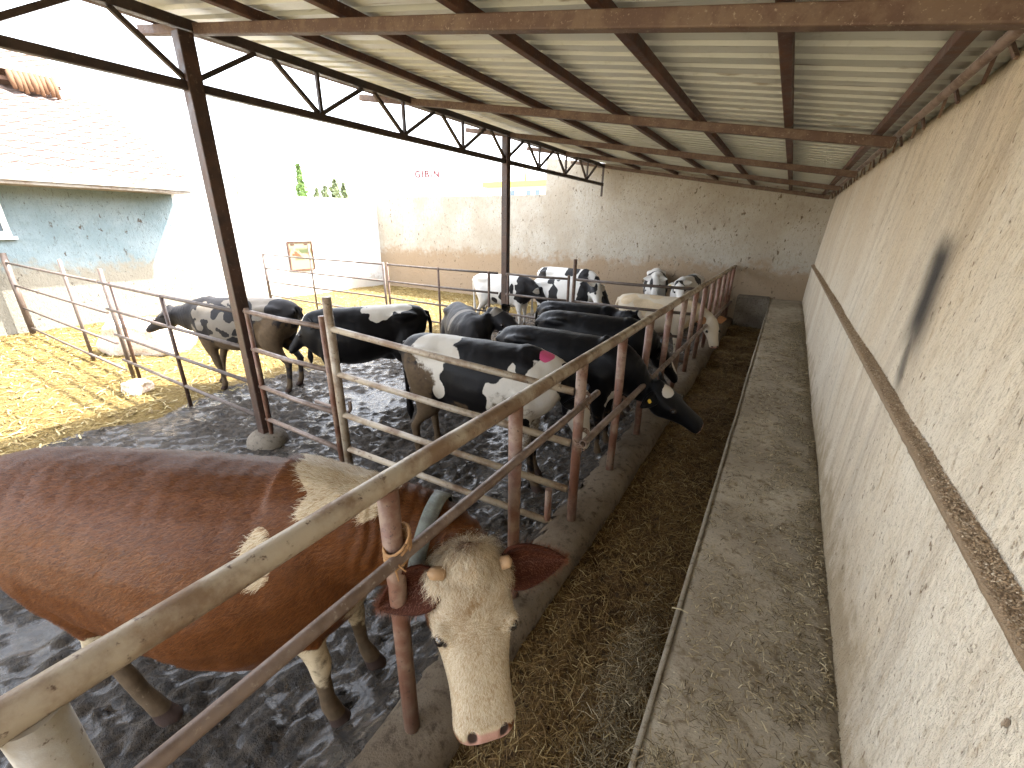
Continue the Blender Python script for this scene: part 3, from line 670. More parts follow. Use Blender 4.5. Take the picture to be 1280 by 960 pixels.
# ------------------------------------------------------------------ cattle
def mk_coat(name, dark, white, gloss=.5, mud=(.085,.058,.034), mark=(.55,.09,.20)):
    t = NT(name)
    vh = t.vec((9,9,3)); hair = t.noise(9, 6, .75, vh); big = t.noise(3.5, 4, .6); fine = t.noise(45, 3, .7)
    wf = t.math('ADD', t.attr('white'), t.math('MULTIPLY', t.math('SUBTRACT', fine, .5), .55))
    wm = t.step(wf, -.12, .12)
    dk = t.mix(big, tuple(q*.75 for q in dark), tuple(q*1.35 for q in dark)); dk = t.mix(t.math('MULTIPLY', t.step(hair,.45,.75), .5), dk, tuple(min(1,q*1.6+.001) for q in dark))
    wt = t.mix(big, tuple(q*.86 for q in white), white); wt = t.mix(t.math('MULTIPLY', t.step(hair,.5,.75), .45), wt, tuple(q*.72 for q in white))
    col = t.mix(wm, dk, wt)
    md = t.math('ADD', t.attr('mud'), t.math('MULTIPLY', t.math('SUBTRACT', t.noise(16,5,.7), .5), .9))
    col = t.mix(t.step(md, .35, .62), col, t.mix(t.noise(30,4), tuple(q*.6 for q in mud), tuple(q*1.5 for q in mud)))
    col = t.mix(t.step(t.attr('pink'), .3, .7), col, t.mix(fine, (.40,.20,.15), (.55,.34,.27)))
    col = t.mix(t.step(t.attr('ring'), .3, .7), col, (.045,.028,.022))
    col = t.mix(t.step(t.math('ADD', t.attr('mark'), t.math('MULTIPLY', t.math('SUBTRACT', fine,.5), .5)), .4, .6), col, mark)
    r = t.mix(t.step(md,.35,.6), t.mix(hair, (gloss-.08,)*3, (gloss+.18,)*3), (.75,)*3)
    return t.done(col, r, t.bump(hair, .35, .006), spec=.16, **{'Sheen_Weight': .03, 'Sheen_Roughness': .4})
M['eye'] = flat('dark_wet_eye', (.012,.009,.008), .08, spec=.8)
M['horn'] = flat('amber_horn', (.42,.27,.15), .6)
M['tag_y'] = flat('yellow_ear_tag', (.75,.50,.04), .5); M['tag_o'] = flat('orange_ear_tag', (.80,.33,.04), .5)
M['strap'] = mk_metal('grey_green_strap', (.17,.19,.17), (.12,.125,.11), (.24,.25,.22), 20, .7)

def setw(o, v):
    a = o.data.attributes.new('white', 'FLOAT', 'POINT'); a.data.foreach_set('value', [float(v)]*len(o.data.vertices))
def ring(c, l, u, hw, hh, n=18, e=2.3, flat_top=0.0):
    out = []
    for k in range(n):
        a = 2*math.pi*k/n; cs, sn = math.cos(a), math.sin(a)
        x = math.copysign(abs(cs)**(2/e), cs)*hw; z = math.copysign(abs(sn)**(2/e), sn)*hh
        if sn > 0: x *= 1 - .22*flat_top*sn
        out.append(c + l*x + u*z)
    return out
TORSO0 = [(-.815,1.13,.085,.07),(-.77,1.09,.18,.155),(-.66,1.05,.255,.215),(-.50,1.02,.30,.245),(-.28,.985,.335,.268),(0,.945,.372,.305),(.22,.94,.372,.295),(.40,.96,.35,.250),(.55,.985,.315,.205),(.67,1.01,.245,.150),(.74,1.02,.15,.09)]
def dense(st, k=4):
    a = np.array(st); out = []
    for i in range(len(a)-1):
        p0, p1, p2, p3 = a[max(i-1,0)], a[i], a[i+1], a[min(i+2,len(a)-1)]
        for j in range(k):
            t = j/k; out.append(tuple(.5*(2*p1 + (p2-p0)*t + (2*p0-5*p1+4*p2-p3)*t*t + (3*p1-p0-3*p2+p3)*t**3)))
    return out + [tuple(a[-1])]
TORSO = dense(TORSO0)
def cow(label, loc, yaw, s, poll, nose, base, patches=(), muds=(), m=None, group=None, face=None, L=.50, wid=1.0, feet=None, thick=1.0, voxel=.021, tags=(), ear_m=None, ear_pose=None, horns=False, marks=(), strap=False, pinkish=1.0, neck_k=1.0, category='cow', ear_len=.19, lids=False, belly=0.0, bones=1.0, stretch=1.0):
    Rz = Matrix.Rotation(R(yaw), 3, 'Z'); Ri = Rz.transposed(); loc = Vector((loc[0], loc[1], 0))
    root = thing('cow', label, category, loc, group, R(yaw))
    to_l = lambda p: Ri @ (Vector(p) - loc); P = to_l(poll); n = (Ri @ Vector(nose)).normalized()
    fr = (Ri @ Vector(face)) if face else Vector((.7,0,.75)); u = (fr - n*fr.dot(n)).normalized(); l = u.cross(n).normalized()      # l = the animal's left
    xs_ = lambda q: q*stretch if q < 0 else q
    X, Y, Z = Vector((1,0,0)), Vector((0,1,0)), Vector((0,0,1))
    mb = MB()
    bl = lambda x: belly*max(0, 1-((x-.05)/.85)**2)
    mb.loft([ring(Vector((xs_(x),0,z-bl(x)/2))*s, Y, Z, hy*s*(1+(thick-1)*min(1, hy/.25)), (hz+bl(x)/2)*s, 22, 2.25, .7) for x, z, hz, hy in TORSO])
    # hook and pin bones, spine ridge
    for sg in ((-1, 1) if bones > .1 else ()):
        mb.loft([ring(Vector((x, sg*.19*thick, 1.195))*s, Y, Z, r*s, r*s, 10, 2) for x, r in ((-.68,.01),(-.58,.05*bones),(-.50,.062*bones),(-.40,.05*bones),(-.26,.01))])
        mb.loft([ring(Vector((x, sg*.10, 1.15))*s, Y, Z, r*s, r*s, 10, 2) for x, r in ((-.85,.01),(-.83,.038),(-.78,.05),(-.70,.03))])
        # shoulder blade
        mb.loft([ring(Vector((x, sg*.15*thick, 1.02))*s, Y, Z, .07*s*k*bones**.3, .22*s*k, 12, 2.2) for x, k in ((.28,.2),(.36,.85),(.47,1),(.58,.8),(.66,.2))])
    # neck: bezier from the withers to the back of the skull
    A = Vector((.42,0,1.06))*s; D = P - n*.01 - u*(.115*L/.5); B1 = A + Vector((.36,0,.02))*s; back = (-n*.55 - u*.6).normalized(); C1 = D + back*.20*s
    rg = []
    for i in range(13):
        t = i/12; p = A*(1-t)**3 + B1*3*t*(1-t)**2 + C1*3*t*t*(1-t) + D*t**3
        q = -A*3*(1-t)**2 + B1*3*((1-t)**2 - 2*t*(1-t)) + C1*3*(2*t*(1-t) - t*t) + D*3*t*t; q.normalize()
        ll = (Y*(1-t) + l*t); ll = (ll - q*ll.dot(q)).normalized(); uu = q.cross(ll)
        if uu.dot(Z*(1-t)+ (u-n)*t) < 0: uu = -uu
        k = (1-t)**1.1
        rg.append(ring(p - uu*.03*s*math.sin(t*math.pi), ll, uu, s*(.095 + .10*k)*neck_k*thick**.5, s*(.135 + .145*k)*neck_k, 16, 2.2, .4))
    mb.loft(rg)
    # head
    HR = [(-.10,.03,-.30,.05),(-.05,.075,-.36,.02),(.02,.105,-.44,-.0),(.12,.118,-.50,.012),(.24,.122,-.53,.015),(.34,.124,-.52,.012),(.44,.105,-.46,-.002),(.56,.091,-.39,-.010),(.68,.083,-.33,-.015),(.80,.081,-.29,-.018),(.90,.086,-.27,-.030),(.97,.080,-.245,-.055),(1.01,.055,-.20,-.085)]
    k5 = L/.5
    rg = []
    for t, hw, bot, top in HR:
        b = bot*L*.88; tp = top*L; c = P + n*(t*L) + u*((b+tp)/2); rg.append(ring(c, l, u, hw*k5*wid, (tp-b)/2, 18, 2.35 if t < .5 else 2.6, .1 if t < .75 else .5))
    mb.loft(rg)
    def sph(c, r, n_=10):
        c = Vector(c); mb.loft([ring(c + Z*(r*math.cos(math.pi*i/6)), X, Y, max(.002, r*math.sin(math.pi*i/6)), max(.002, r*math.sin(math.pi*i/6)), n_, 2) for i in range(7)])
    eyes = [P + n*(.43*L) + l*(sg*.097*k5*wid) + u*(-.075*L) for sg in (1,-1)]
    for e_ in eyes: sph(e_ + n*-.012 - (e_-P-n*(.43*L)).normalized()*.008, .030*k5)
    sph(P + u*-.02 + n*.0, .055*k5)
    # legs
    F = {'fl':(.47,.145),'fr':(.47,-.145),'hl':(-.60,.155),'hr':(-.60,-.155)}
    for key, (fx, fy) in F.items():
        dx, dy = (feet or {}).get(key, (0,0)); sg = 1 if fy > 0 else -1
        if key[0] == 'f':
            J = [(.44,sg*.15,.98,.13),(.45,sg*.155,.78,.115),(.44,sg*.155,.64,.085),(.455+dx*.35,sg*.15+dy*.35,.50,.062),(.47+dx*.6,fy+dy*.6,.385,.056),(.465+dx*.75,fy+dy*.75,.30,.040),(.465+dx*.9,fy+dy*.9,.16,.037),(.475+dx,fy+dy,.105,.048),(.495+dx,fy+dy,.055,.046),(.515+dx,fy+dy,.028,.056),(.52+dx,fy+dy,-.005,.060)]
        else:
            J = [(-.56,sg*.13,1.05,.16),(-.50,sg*.165,.88,.165),(-.46,sg*.175,.72,.135),(-.50+dx*.3,sg*.165+dy*.3,.60,.095),(-.60+dx*.5,fy+dy*.5,.50,.064),(-.655+dx*.62,fy+dy*.62,.435,.058),(-.645+dx*.75,fy+dy*.75,.34,.043),(-.625+dx*.9,fy+dy*.9,.17,.041),(-.615+dx,fy+dy,.105,.050),(-.595+dx,fy+dy,.055,.048),(-.575+dx,fy+dy,.028,.057),(-.57+dx,fy+dy,-.005,.061)]
        mb.loft([ring(Vector((xs_(x),y,z))*s, Y, X, r*.86*s, r*s*(1.15 if z > .55 else 1.0), 12, 2) for x, y, z, r in J])
    # udder or sheath line
    mb.loft([ring(Vector((x,0,z))*s, Y, Z, r*s*1.15, r*s, 12, 2) for x, z, r in ((-.52,.72,.04),(-.45,.70,.10),(-.32,.68,.12),(-.18,.66,.06))])
    tmp = mb.build('body'); md_ = tmp.modifiers.new('r','REMESH'); md_.mode = 'VOXEL'; md_.voxel_size = voxel
    sm = tmp.modifiers.new('s','SMOOTH'); sm.factor = .5; sm.iterations = max(3, int(.25/voxel)) if voxel < .015 else 9
    dg = bpy.context.evaluated_depsgraph_get(); me = bpy.data.meshes.new_from_object(tmp.evaluated_get(dg)); bpy.data.objects.remove(tmp)
    me.name = 'body'; me.materials.clear(); me.polygons.foreach_set('use_smooth', [True]*len(me.polygons))
    nv = len(me.vertices); co = np.empty(nv*3); me.vertices.foreach_get('co', co); co = co.reshape(-1,3)
    hc = co - np.array(P); H = np.stack([hc@np.array(n), hc@np.array(l), hc@np.array(u)], 1)/L; Bc = co/s
    seed = rnd.uniform(0,50)
    vno = np.empty(nv*3); me.vertices.foreach_get('normal', vno); vno = vno.reshape(-1,3)
    nzf = np.array([noise.noise(Vector(p)*7 + Vector((seed,21,0))) for p in Bc])
    lump = np.array([.007*noise.noise(Vector(p)*6 + Vector((seed,1,0))) + .0035*noise.noise(Vector((p[0]*20, p[1]*16, p[2]*6)) + Vector((seed,4,0))) for p in Bc])
    lump *= np.where((H[:,0] > .05) & (np.abs(H[:,1]) < .5) & (np.abs(H[:,2]) < .7), .35, 1.0)
    fold = np.clip((Bc[:,0]-.66)/.12,0,1)*np.where((H[:,0] < -.05) & (Bc[:,2] > .6), .0035*np.sin(Bc[:,0]*120 + 3*np.sin(Bc[:,2]*9) + 4*nzf), 0)
    co = co + vno*(lump + fold)[:,None]*s; me.vertices.foreach_set('co', co.ravel()); Bc = co/s
    # nostrils pushed in
    if voxel < .015:
        for sg in (1,-1):
            d = np.linalg.norm((H - np.array((.965, sg*.085*wid, -.075)))/np.array((.055,.045,.05)), axis=1); k = np.clip(1-d, 0, 1)[:,None]; co -= k*(np.array(n)*.026 + np.array(l)*sg*.004)
        me.vertices.foreach_set('co', co.ravel())
    nz = np.array([noise.noise(Vector(p)*5.5 + Vector((seed,0,0))) + .6*noise.noise(Vector(p)*13 + Vector((seed,7,0))) for p in Bc])
    def paint(f, items):
        for it in items:
            sp_, c, r, v = it[0], np.array(it[1]), np.array(it[2]), it[3]
            if sp_ == 'n': d = np.array([noise.noise(Vector(p)*c[0] + Vector((seed+9,2,0))) for p in Bc]) - c[1]; d = d*3
            else:
                q = Bc if sp_ == 'b' else H
                d = 1 - np.linalg.norm((q - c)/r, axis=1) + nz*(.38 if sp_ == 'b' else .16)
            k = np.clip(d/.16*.5+.5, 0, 1); f = f*(1-k) + v*k
        return f
    white = paint(np.full(nv, float(base)), patches)
    leg = np.clip((.34 - Bc[:,2])/.2, 0, 1); inh = (H[:,0] > .05) & (np.abs(H[:,1]) < .5) & (np.abs(H[:,2]) < .7)
    mud = np.where(inh, 0, np.maximum(np.maximum(leg*.75, np.clip((.85-Bc[:,2])/.4,0,1)*.40), .19)); mud = paint(mud, muds)
    pk = np.clip((H[:,0]-.94)/.06, 0, 1)*np.clip((.02-H[:,2])/.06,0,1)*np.clip((H[:,2]+.20)/.05, 0, 1)*(np.abs(H[:,1]) < .3)*pinkish
    if voxel < .015: pk = np.maximum(pk, .75*np.clip((H[:,0]-.915)/.05,0,1)*np.clip((.135-np.abs(H[:,1]))/.04,0,1))
    rngf = np.where(inh, 0, np.clip((.075-Bc[:,2])/.02,0,1))
    for sg in (1,-1):
        rngf = np.maximum(rngf, np.clip(1.5 - 1.5*np.linalg.norm((H - np.array((.975, sg*.085*wid, -.080)))/np.array((.06,.045,.045)), axis=1), 0, 1))
        rngf = np.maximum(rngf, .9*np.clip(1.6 - 1.5*np.linalg.norm((H - np.array((.43, sg*.20*wid, -.075)))/np.array((.085,.09,.065)), axis=1), 0, 1))
    rngf = np.maximum(rngf, np.clip(1.3 - np.abs(H[:,2] + .19 - .05*(1-H[:,0]))/.012, 0, 1)*(H[:,0] > .82)*(H[:,0] < 1.1)*(np.abs(H[:,1]) < .3))
    mk = paint(np.zeros(nv), marks)
    for nm, arr in (('white',white),('mud',mud),('pink',pk),('ring',rngf),('mark',mk)):
        a = me.attributes.new(nm, 'FLOAT', 'POINT'); a.data.foreach_set('value', arr.astype(np.float32))
    body = link(me, 'body', m, root)
    # ears
    for i, sg in enumerate((1,-1)):
        if ear_pose: d = (Ri @ Vector(ear_pose[i])).normalized()
        else: d = (l*sg - n*.18 + u*-.28).normalized()
        w_ = n - d*n.dot(d); w_ = (w_*.9 - u*.35); w_ = (w_ - d*w_.dot(d)).normalized(); h_ = d.cross(w_)
        if h_.dot(u) < 0: h_ = -h_
        b0 = P + n*.045*L + l*(sg*.085*k5*wid) - u*.085*L; eb = MB(); N1, N2 = 9, 8; vs = []
        el = ear_len*k5
        for a_ in range(N1+1):
            tt = a_/N1; hwid = el*.29*(math.sin(min(1, tt*1.02)**.62*math.pi)**.75) + .012*(1-tt)
            for b_ in range(N2+1):
                v_ = -1 + 2*b_/N2; dep = (.55 if voxel > .015 else .95)*hwid*(v_*v_) - .02*math.sin(tt*math.pi) - .35*el*.1*tt
                vs.append(b0 + d*(tt*el) + w_*(v_*hwid*.95) + h_*dep*1.0)
        eb.add(vs, [(a_*(N2+1)+b_, a_*(N2+1)+b_+1, (a_+1)*(N2+1)+b_+1, (a_+1)*(N2+1)+b_) for a_ in range(N1) for b_ in range(N2)], True)
        eo = eb.build('ear', ear_m or m, root); setw(eo, -1 if base < 0 else 1); so = eo.modifiers.new('t','SOLIDIFY'); so.thickness = .009*k5; so.offset = 0
        if i < len(tags) and tags[i]:
            tb = MB(); c = b0 + d*(el*.5) + h_*.015; tb.loft([ring(c + h_*q, d, w_, (.026 if voxel < .015 else .017), (.030 if voxel < .015 else .02), 10, 3) for q in (-.003,.004)]); tb.build('ear_tag', M[tags[i]], root)
    for e_ in eyes:
        eb = MB(); r = .021*k5; out_ = (e_ - P - n*(.43*L)); out_.normalize(); c = e_ + out_*.004
        eb.loft([ring(c + Z*(r*math.cos(math.pi*i/8)), X, Y, max(.001, r*math.sin(math.pi*i/8)), max(.001, r*math.sin(math.pi*i/8)), 12, 2) for i in range(9)])
        eb.build('eye', M['eye'], root)
    # tail
    tb = MB(); ty = rnd.uniform(-.05,.05)
    tb.tube([Vector((p[0]*stretch,p[1],p[2]))*s for p in ((-.74,0,1.21),(-.83,0,1.19),(-.87,ty*.3,1.05),(-.87,ty,.80),(-.87,ty*1.4,.60),(-.86,ty*1.5,.47),(-.86,ty*1.5,.36))], [.035*s,.034*s,.026*s,.02*s,.022*s,.042*s,.008*s], 9)
    setw(tb.build('tail', m, root), base)
    if horns:
        for sg, ln in ((1,.022),(-1,.038)):
            hb = MB(); b0 = P + n*.055*L + l*(sg*.098*k5*wid) + u*.005; d = (l*sg*.95 + u*.35 - n*.12).normalized()
            hb.tube([b0 - d*.02, b0 + d*ln*.4, b0 + d*ln*.7, b0 + d*ln*.9, b0 + d*(ln+.003)], [.025,.024,.021,.013,.003], 16); hb.build('horn', M['horn'], root)
    if strap:
        t = .64; p = A*(1-t)**3 + B1*3*t*(1-t)**2 + C1*3*t*t*(1-t) + D*t**3
        q = (-A*3*(1-t)**2 + B1*3*((1-t)**2 - 2*t*(1-t)) + C1*3*(2*t*(1-t) - t*t) + D*3*t*t).normalized()
        ll = (Y*(1-t) + l*t); ll = (ll - q*ll.dot(q)).normalized(); uu = q.cross(ll)
        if uu.dot(Z*(1-t)+(u-n)*t) < 0: uu = -uu
        k = (1-t)**1.1; hw = s*(.095+.10*k)*neck_k*thick**.5 + .012; hh = s*(.135+.145*k)*neck_k + .012; c = p - uu*.03*s*math.sin(t*math.pi)
        sb = MB(); o1 = [ring(c + q*z_, ll, uu, hw+g_, hh+g_, 40, 2.2, .4) for z_, g_ in ((-.032,-.004),(-.030,.008),(.030,.008),(.032,-.004))]; sb.loft(o1, False); sb.build('collar', M['strap'], root)
    return dict(root=root, body=body, P=P, n=n, l=l, u=u, L=L, s=s, H=H, co=co, white=white, wid=wid)

BLK = (.0038,.0034,.004); WHT = (.60,.56,.49)
M['holstein'] = mk_coat('black_and_white_coat', BLK, WHT, .42)
M['holstein_grey'] = mk_coat('dusty_black_and_grey_coat', (.014,.013,.014), (.17,.15,.125), .55)
M['holstein_clean'] = mk_coat('clean_white_and_black_coat', (.016,.015,.016), (.68,.66,.62), .5)
M['black'] = mk_coat('glossy_black_coat', (.003,.003,.0038), (.62,.58,.52), .38)
M['cream'] = mk_coat('cream_coat', (.50,.40,.27), (.62,.54,.42), .6)
M['ear_orange'] = flat('orange_ear', (.36,.17,.07), .8)
M['brown'] = mk_coat('red_brown_coat', (.105,.034,.008), (.56,.46,.31), .42)
M['ear_brown'] = mk_coat('red_brown_ear', (.040,.010,.004), (.3,.2,.12), .7)

g0 = 'cattle in the shed pens'
big = cow('big red brown cow with a curly white face reaching under the neck rail', (-1.88,.60), 27, .975, (-.77,.985,1.045), (.50,-.49,-.71), -1,
    [('h',(.46,0,-.06),(.62,.34,.30),1),('b',(.66,.02,1.30),(.22,.30,.17),1),('b',(.40,-.25,1.08),(.05,.12,.12),1),('b',(.45,.1,.3),(.3,.5,.28),1),('b',(-.5,.0,.3),(.5,.6,.26),1),('b',(.62,0,.70),(.2,.14,.10),1)],
    [('b',(.5,0,.12),(.3,.5,.22),.8),('b',(-.4,0,.15),(.5,.5,.2),.7)], M['brown'], g0, face=(.60,-.43,.706), L=.56, wid=1.16, feet={'hr':(.33,-.05),'fr':(.02,0),'fl':(.08,0)}, thick=1.24, belly=.23, bones=0, stretch=1.22, voxel=.0095,
    ear_m=M['ear_brown'], ear_pose=((.76,.60,-.06),(-.62,-.62,-.48)), horns=True, strap=True, pinkish=.8, neck_k=1.08, ear_len=.245)
cow('mottled grey and black cow standing in the sun behind the nearest steel column', (-6.05,2.90), 208, .96, (-6.98,2.44,1.10), (-.72,-.38,-.55), -1,
    [('b',(.18,.25,1.02),(.42,.3,.27),1),('n',(7,.10),(0,0,0),-1),('b',(-.35,.0,1.22),(.34,.4,.22),1),('b',(-.62,.05,1.12),(.16,.3,.22),-1),('b',(-.15,.22,1.15),(.15,.2,.17),-1),('h',(.3,0,0),(.3,.1,.1),1)],
    [('b',(-.1,.2,.62),(.6,.4,.16),.8),('b',(-.5,.2,.75),(.3,.3,.35),.75),('b',(.45,.1,.5),(.3,.4,.35),.7)], M['holstein_grey'], g0, tags=(None,'tag_o'), feet={'fl':(-.12,.0),'fr':(.12,0)})
cow('black cow with a white blaze and pale loin patch facing left beside a post', (-4.30,3.46), 233, .95, (-4.70,2.98,1.15), (-.47,-.40,-.79), -1,
    [('b',(-.28,.02,1.27),(.33,.22,.13),1),('b',(-.12,.15,1.18),(.12,.1,.09),1),('b',(.40,.22,1.10),(.03,.1,.10),1),('h',(.22,0,.02),(.34,.17,.14),1),('b',(.3,.1,.5),(.05,.2,.12),1)],
    [], M['holstein'], g0, feet={'hl':(.08,0)})
cow('black and white cow with a pink mark and muddy thigh behind the cream panel', (-2.08,2.88), 8, .97, (-1.20,3.16,.86), (.16,.03,-.98), -1,
    [('b',(-.38,0,1.18),(.24,.5,.22),1),('b',(.34,-.22,.83),(.20,.2,.26),1),('b',(.38,-.2,1.1),(.04,.1,.14),1),('b',(.62,-.1,.95),(.13,.3,.40),1),('b',(.66,.0,1.12),(.10,.2,.15),1),('b',(-.30,-.22,.86),(.07,.1,.10),1),('h',(.40,0,0),(.6,.3,.45),1),('b',(.5,0,.52),(.14,.3,.14),1)],
    [('b',(-.60,-.1,.78),(.26,.4,.42),.66),('b',(-.1,-.2,.62),(.5,.3,.16),.5),('b',(.35,-.25,.72),(.25,.2,.25),.42),('b',(-.5,0,.4),(.3,.5,.3),.8),('b',(.5,0,.5),(.2,.4,.2),.5)], M['holstein'], g0, marks=[('b',(.62,-.05,1.27),(.065,.11,.07),1)], feet={'fr':(.10,.02),'hr':(.02,-.05)}, face=(1,0,.2))
cow('dusty black cow with white hip stripes turning its head right behind the pink marked cow', (-3.42,4.38), -40, .90, (-2.88,4.30,1.24), (.88,-.10,-.46), -1,
    [('b',(-.62,-.1,1.15),(.09,.4,.25),1),('b',(.12,-.05,1.2),(.07,.3,.3),1),('h',(.02,0,.02),(.14,.22,.2),1)], [], M['holstein_grey'], g0)
cow('plain black cow standing farther back with a white blaze low in the trough', (-1.80,4.86), 2, .92, (-1.03,5.25,.84), (.42,.28,-.86), -1, [('h',(.55,0,.02),(.25,.1,.15),1)], [], M['black'], g0)
cow('glossy black cow stretching its head through the feed fence into the lane', (-1.69,3.80), 2, .93, (-.76,3.87,.84), (.78,.16,-.60), -1,
    [('h',(.16,.0,.02),(.10,.16,.1),1),('b',(.55,-.1,.72),(.12,.1,.12),1)], [], M['black'], g0, L=.57, wid=1.1, tags=(None,'tag_y'), face=(.5,-.25,.8))
cow('black cow with a small white forehead star in front of the far fence', (-2.42,5.92), 3, .86, (-1.56,5.84,1.10), (.72,.12,-.66), -1, [('h',(.15,0,.02),(.2,.15,.15),1)], [], M['black'], g0)
cow('white cow with small black spots standing left of the middle column in the far pen', (-5.10,7.95), 6, .92, (-4.22,8.0,.98), (.55,.1,-.83), 1,
    [('b',(.12,-.25,.85),(.11,.2,.11),-1),('b',(-.18,-.25,.72),(.09,.2,.08),-1),('b',(.55,0,1.0),(.20,.5,.35),-1),('b',(.30,-.22,1.0),(.05,.2,.13),-1),('h',(.3,0,0),(.9,.6,.7),-1),('b',(-.72,0,.6),(.1,.3,.3),-1)], [], M['holstein_clean'], g0, pinkish=0)
cow('white cow with black blotches along its back beside the end wall', (-4.25,9.40), -4, .98, (-3.35,9.3,.95), (.5,-.1,-.85), 1,
    [('b',(.15,-.05,1.28),(.18,.3,.14),-1),('b',(.50,-.1,1.1),(.12,.3,.25),-1),('b',(-.62,-.15,1.05),(.14,.3,.3),-1),('h',(.3,0,0),(.9,.6,.7),-1)], [], M['holstein_clean'], g0, pinkish=0)
cow('white and black cow with a white face looking over the far fence', (-3.78,8.20), -3, .90, (-2.98,8.08,1.15), (.30,-.52,-.80), 1,
    [('b',(-.15,-.2,.9),(.13,.3,.35),-1),('b',(.55,0,1.0),(.13,.5,.40),-1),('b',(-.3,0,1.25),(.1,.3,.1),-1),('h',(.1,.22,-.2),(.3,.12,.3),-1),('h',(.1,-.22,-.2),(.3,.12,.3),-1)], [], M['holstein_clean'], g0, ear_m=M['black'])
cow('white faced cow with a dark cheek at the end wall', (-2.55,10.75), -75, .95, (-2.38,9.95,1.18), (.2,-.65,-.70), 1,
    [('b',(.3,0,1.0),(.25,.5,.4),-1),('h',(.35,-.2,-.2),(.35,.12,.3),-1)], [], M['holstein_clean'], g0)
cow('white faced cow with a yellow ear tag near the end of the feed fence', (-1.75,10.35), -95, .92, (-1.80,9.55,1.14), (.3,-.65,-.66), 1,
    [('b',(-.1,-.1,1.1),(.3,.4,.3),-1),('h',(.0,0,-.3),(.2,.6,.35),-1),('b',(.6,0,1.0),(.12,.4,.3),1)], [], M['holstein_clean'], g0, ear_m=M['black'], tags=(None,'tag_y'))
cow('cream cow with orange ears looking out through the far end of the feed fence', (-1.72,7.62), 3, .84, (-.84,7.72,.80), (.30,-.45,-.84), 1, [('n',(3,.1),(0,0,0),-1),('h',(.4,0,0),(.8,.5,.6),1)], [], M['cream'], g0, face=(.3,-.7,.5), ear_m=M['ear_orange'])

def nzs(p): return np.array([noise.noise(Vector(q)*18) for q in p])
# hair of the big cow: short strands that lie along the coat, longer curls on the poll
def fur(cw, name, mat, count, pick, length, width, flow, lift, curl):
    me = cw['body'].data; me.calc_loop_triangles(); nt = len(me.loop_triangles)
    tri = np.empty(nt*3, np.int32); me.loop_triangles.foreach_get('vertices', tri); tri = tri.reshape(-1,3); co = cw['co']; vn = np.empty(len(me.vertices)*3); me.vertices.foreach_get('normal', vn); vn = vn.reshape(-1,3)
    a, b, c = co[tri[:,0]], co[tri[:,1]], co[tri[:,2]]; ar = np.linalg.norm(np.cross(b-a, c-a), axis=1)/2; wt = ar*pick((a+b+c)/3, cw['H'][tri].mean(1), cw['white'][tri].mean(1)); pr = wt/wt.sum()
    g = np.random.default_rng(5); ix = g.choice(nt, count, p=pr); r1 = np.sqrt(g.random(count))[:,None]; r2 = g.random(count)[:,None]; w0, w1, w2 = 1-r1, r1*(1-r2), r1*r2
    p = a[ix]*w0 + b[ix]*w1 + c[ix]*w2; nn = vn[tri[ix,0]]*w0 + vn[tri[ix,1]]*w1 + vn[tri[ix,2]]*w2; nn /= np.linalg.norm(nn, axis=1)[:,None]
    Hc = cw['H'][tri[ix]].mean(1); wf = cw['white'][tri[ix]].mean(1)
    fl = flow(p, Hc) + g.normal(0, .30, (count,3)); fl -= nn*(fl*nn).sum(1)[:,None]; fl /= np.linalg.norm(fl, axis=1)[:,None]+1e-9
    ln = length(p, Hc)*g.uniform(.6,1.25,count); side = np.cross(nn, fl); ph = g.uniform(0,6.28,count) + p[:,0]*25
    vs = []; K = 5
    for k in range(K):
        t = k/(K-1); cen = p + fl*(ln*t)[:,None] + nn*(.0012 + (ln*lift*math.sin(t*math.pi*.75)))[:,None] + side*(curl*ln*np.sin(t*5+ph)*t)[:,None]
        wv = width*(1-.8*t)
        vs += [cen - side*wv, cen + side*wv]
    V = np.stack(vs, 1).reshape(-1,3); base = (np.arange(count)*K*2)[:,None,None]
    q = np.array([(2*k, 2*k+1, 2*k+3, 2*k+2) for k in range(K-1)])[None]; Fq = (base + q).reshape(-1,4)
    m2 = bpy.data.meshes.new(name); m2.vertices.add(len(V)); m2.vertices.foreach_set('co', V.ravel()); nf = len(Fq); m2.loops.add(nf*4); m2.polygons.add(nf)
    m2.loops.foreach_set('vertex_index', Fq.ravel().astype(np.int32)); m2.polygons.foreach_set('loop_start', np.arange(nf, dtype=np.int32)*4); m2.update(calc_edges=True)
    for nm, arr in (('white', np.repeat(wf, K*2)), ('tint', np.repeat(np.clip(g.random(count)*(1 - .85*np.exp(-((Hc[:,0]-.30)/.14)**2-(Hc[:,1]/.12)**2)*(nzs(p) > -.1)), 0, 1), K*2))):
        at = m2.attributes.new(nm, 'FLOAT', 'POINT'); at.data.foreach_set('value', arr.astype(np.float32))
    o = link(m2, name, mat, cw['root']); o['kind'] = 'stuff'; return o
t = NT('red_and_white_hair'); wm = t.step(t.attr('white'), -.05, .05); tn = t.attr('tint')
M['fur'] = t.done(t.mix(wm, t.mix(tn, (.050,.014,.003), (.20,.072,.018)), t.mix(t.step(tn,0,.75), (.36,.22,.10), (.74,.66,.50))), .5, spec=.35)
M['ear_fur'] = flat('red_brown_ear_hair', (.115,.035,.012), .55)
nl, ll_, ul = (np.array(big[k]) for k in ('n','l','u'))
def face_flow(p, H):
    wh = H[:,0] - .42; v = nl[None]*(np.where(H[:,0] < .20, 1.0, np.sign(wh)*np.clip(np.abs(wh)*5,.25,1)))[:,None] + ll_[None]*(H[:,1]*2.6)[:,None]; return v
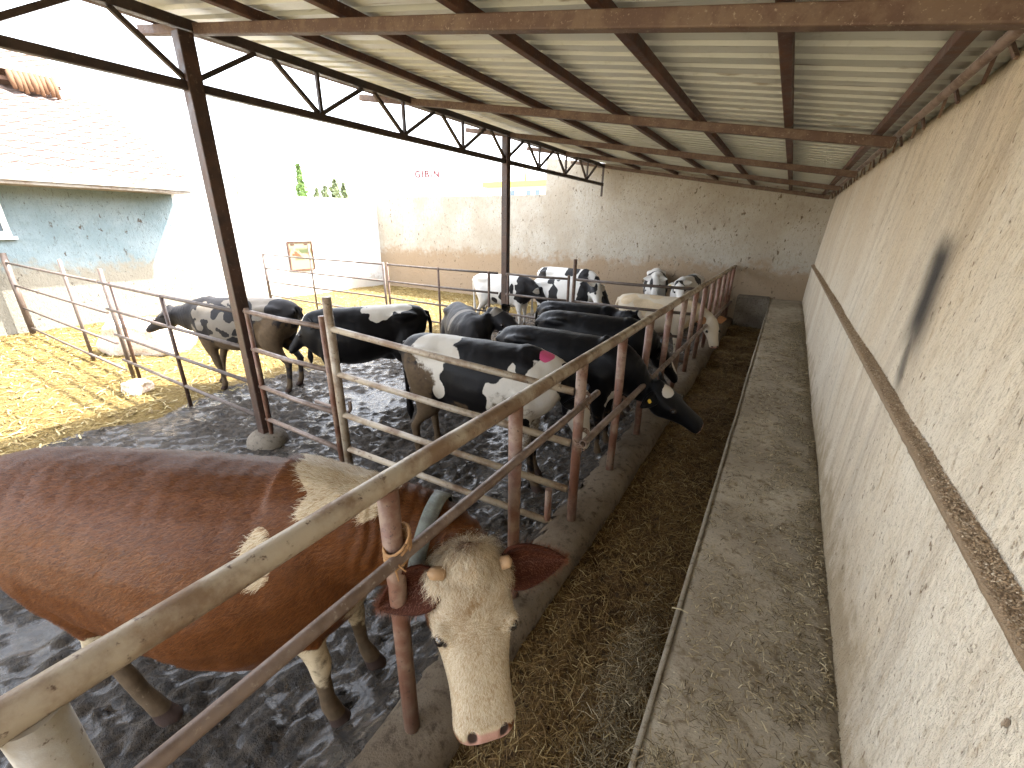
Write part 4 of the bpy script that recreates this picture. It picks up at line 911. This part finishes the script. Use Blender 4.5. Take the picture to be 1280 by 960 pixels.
fur(big, 'face_hair', M['fur'], 42000, lambda p, H, w_: ((H[:,0] > -.05) & (H[:,0] < .92) & (H[:,2] > -.5) & (np.abs(H[:,1]) < .36) & (np.linalg.norm(np.stack([H[:,0]-.435, np.abs(H[:,1])-.215, H[:,2]+.085],1), axis=1) > .062))*1.0, lambda p, H: np.clip(.052 - .060*H[:,0], .013, .052), .00065, face_flow, .12, .30)
for ear in [o for o in big['root'].children if o.name.startswith('ear')]:
    pts = [v.co.copy() for v in ear.data.vertices]; nrm = [v.normal.copy() for v in ear.data.vertices]; eb = MB(); e0 = sum(pts[:9], Vector())/9; tip = pts[-5]; dr = (tip-e0).normalized()
    for i in range(2600):
        f = rnd.choice(ear.data.polygons); q = [pts[k] for k in f.vertices]; a_, b_ = rnd.random(), rnd.random(); p = q[0].lerp(q[1], a_).lerp(q[3].lerp(q[2], a_), b_)
        out = (p - e0) - dr*(p-e0).dot(dr); d_ = (dr*.7 + out.normalized()*.7 + Vector((rnd.gauss(0,.3),rnd.gauss(0,.3),rnd.gauss(0,.3)))).normalized(); sgn = rnd.choice((-1,1)); p = p + f.normal*sgn*.006; ln = rnd.uniform(.012,.030)
        sd_ = d_.cross(f.normal).normalized()*.0009; e_ = p + d_*ln + f.normal*sgn*.006; eb.add([p-sd_, p+sd_, e_], [(0,1,2)])
    eo = eb.build('ear_fur', M['ear_fur'], ear); eo['kind'] = 'stuff'
fur(big, 'forelock', M['fur'], 4200, lambda p, H, w_: ((H[:,0] > -.12) & (H[:,0] < .12) & (H[:,2] > -.14) & (np.abs(H[:,1]) < .22))*1.0, lambda p, H: np.full(len(p), .075), .0009, lambda p, H: nl[None]*1.0 + ll_[None]*(H[:,1]*1.8)[:,None] + 0*p, .40, .30)
fur(big, 'coat_hair', M['fur'], 85000, lambda p, H, w_: ((p[:,2] > .55) & (p[:,0] > -.9) & ~((H[:,0] > .0) & (np.abs(H[:,1]) < .4) & (np.abs(H[:,2]) < .6)))*1.0, lambda p, H: np.full(len(p), .030), .0009, lambda p, H: np.array([(-1,0,-.55)]) + 0*p, .10, .1)
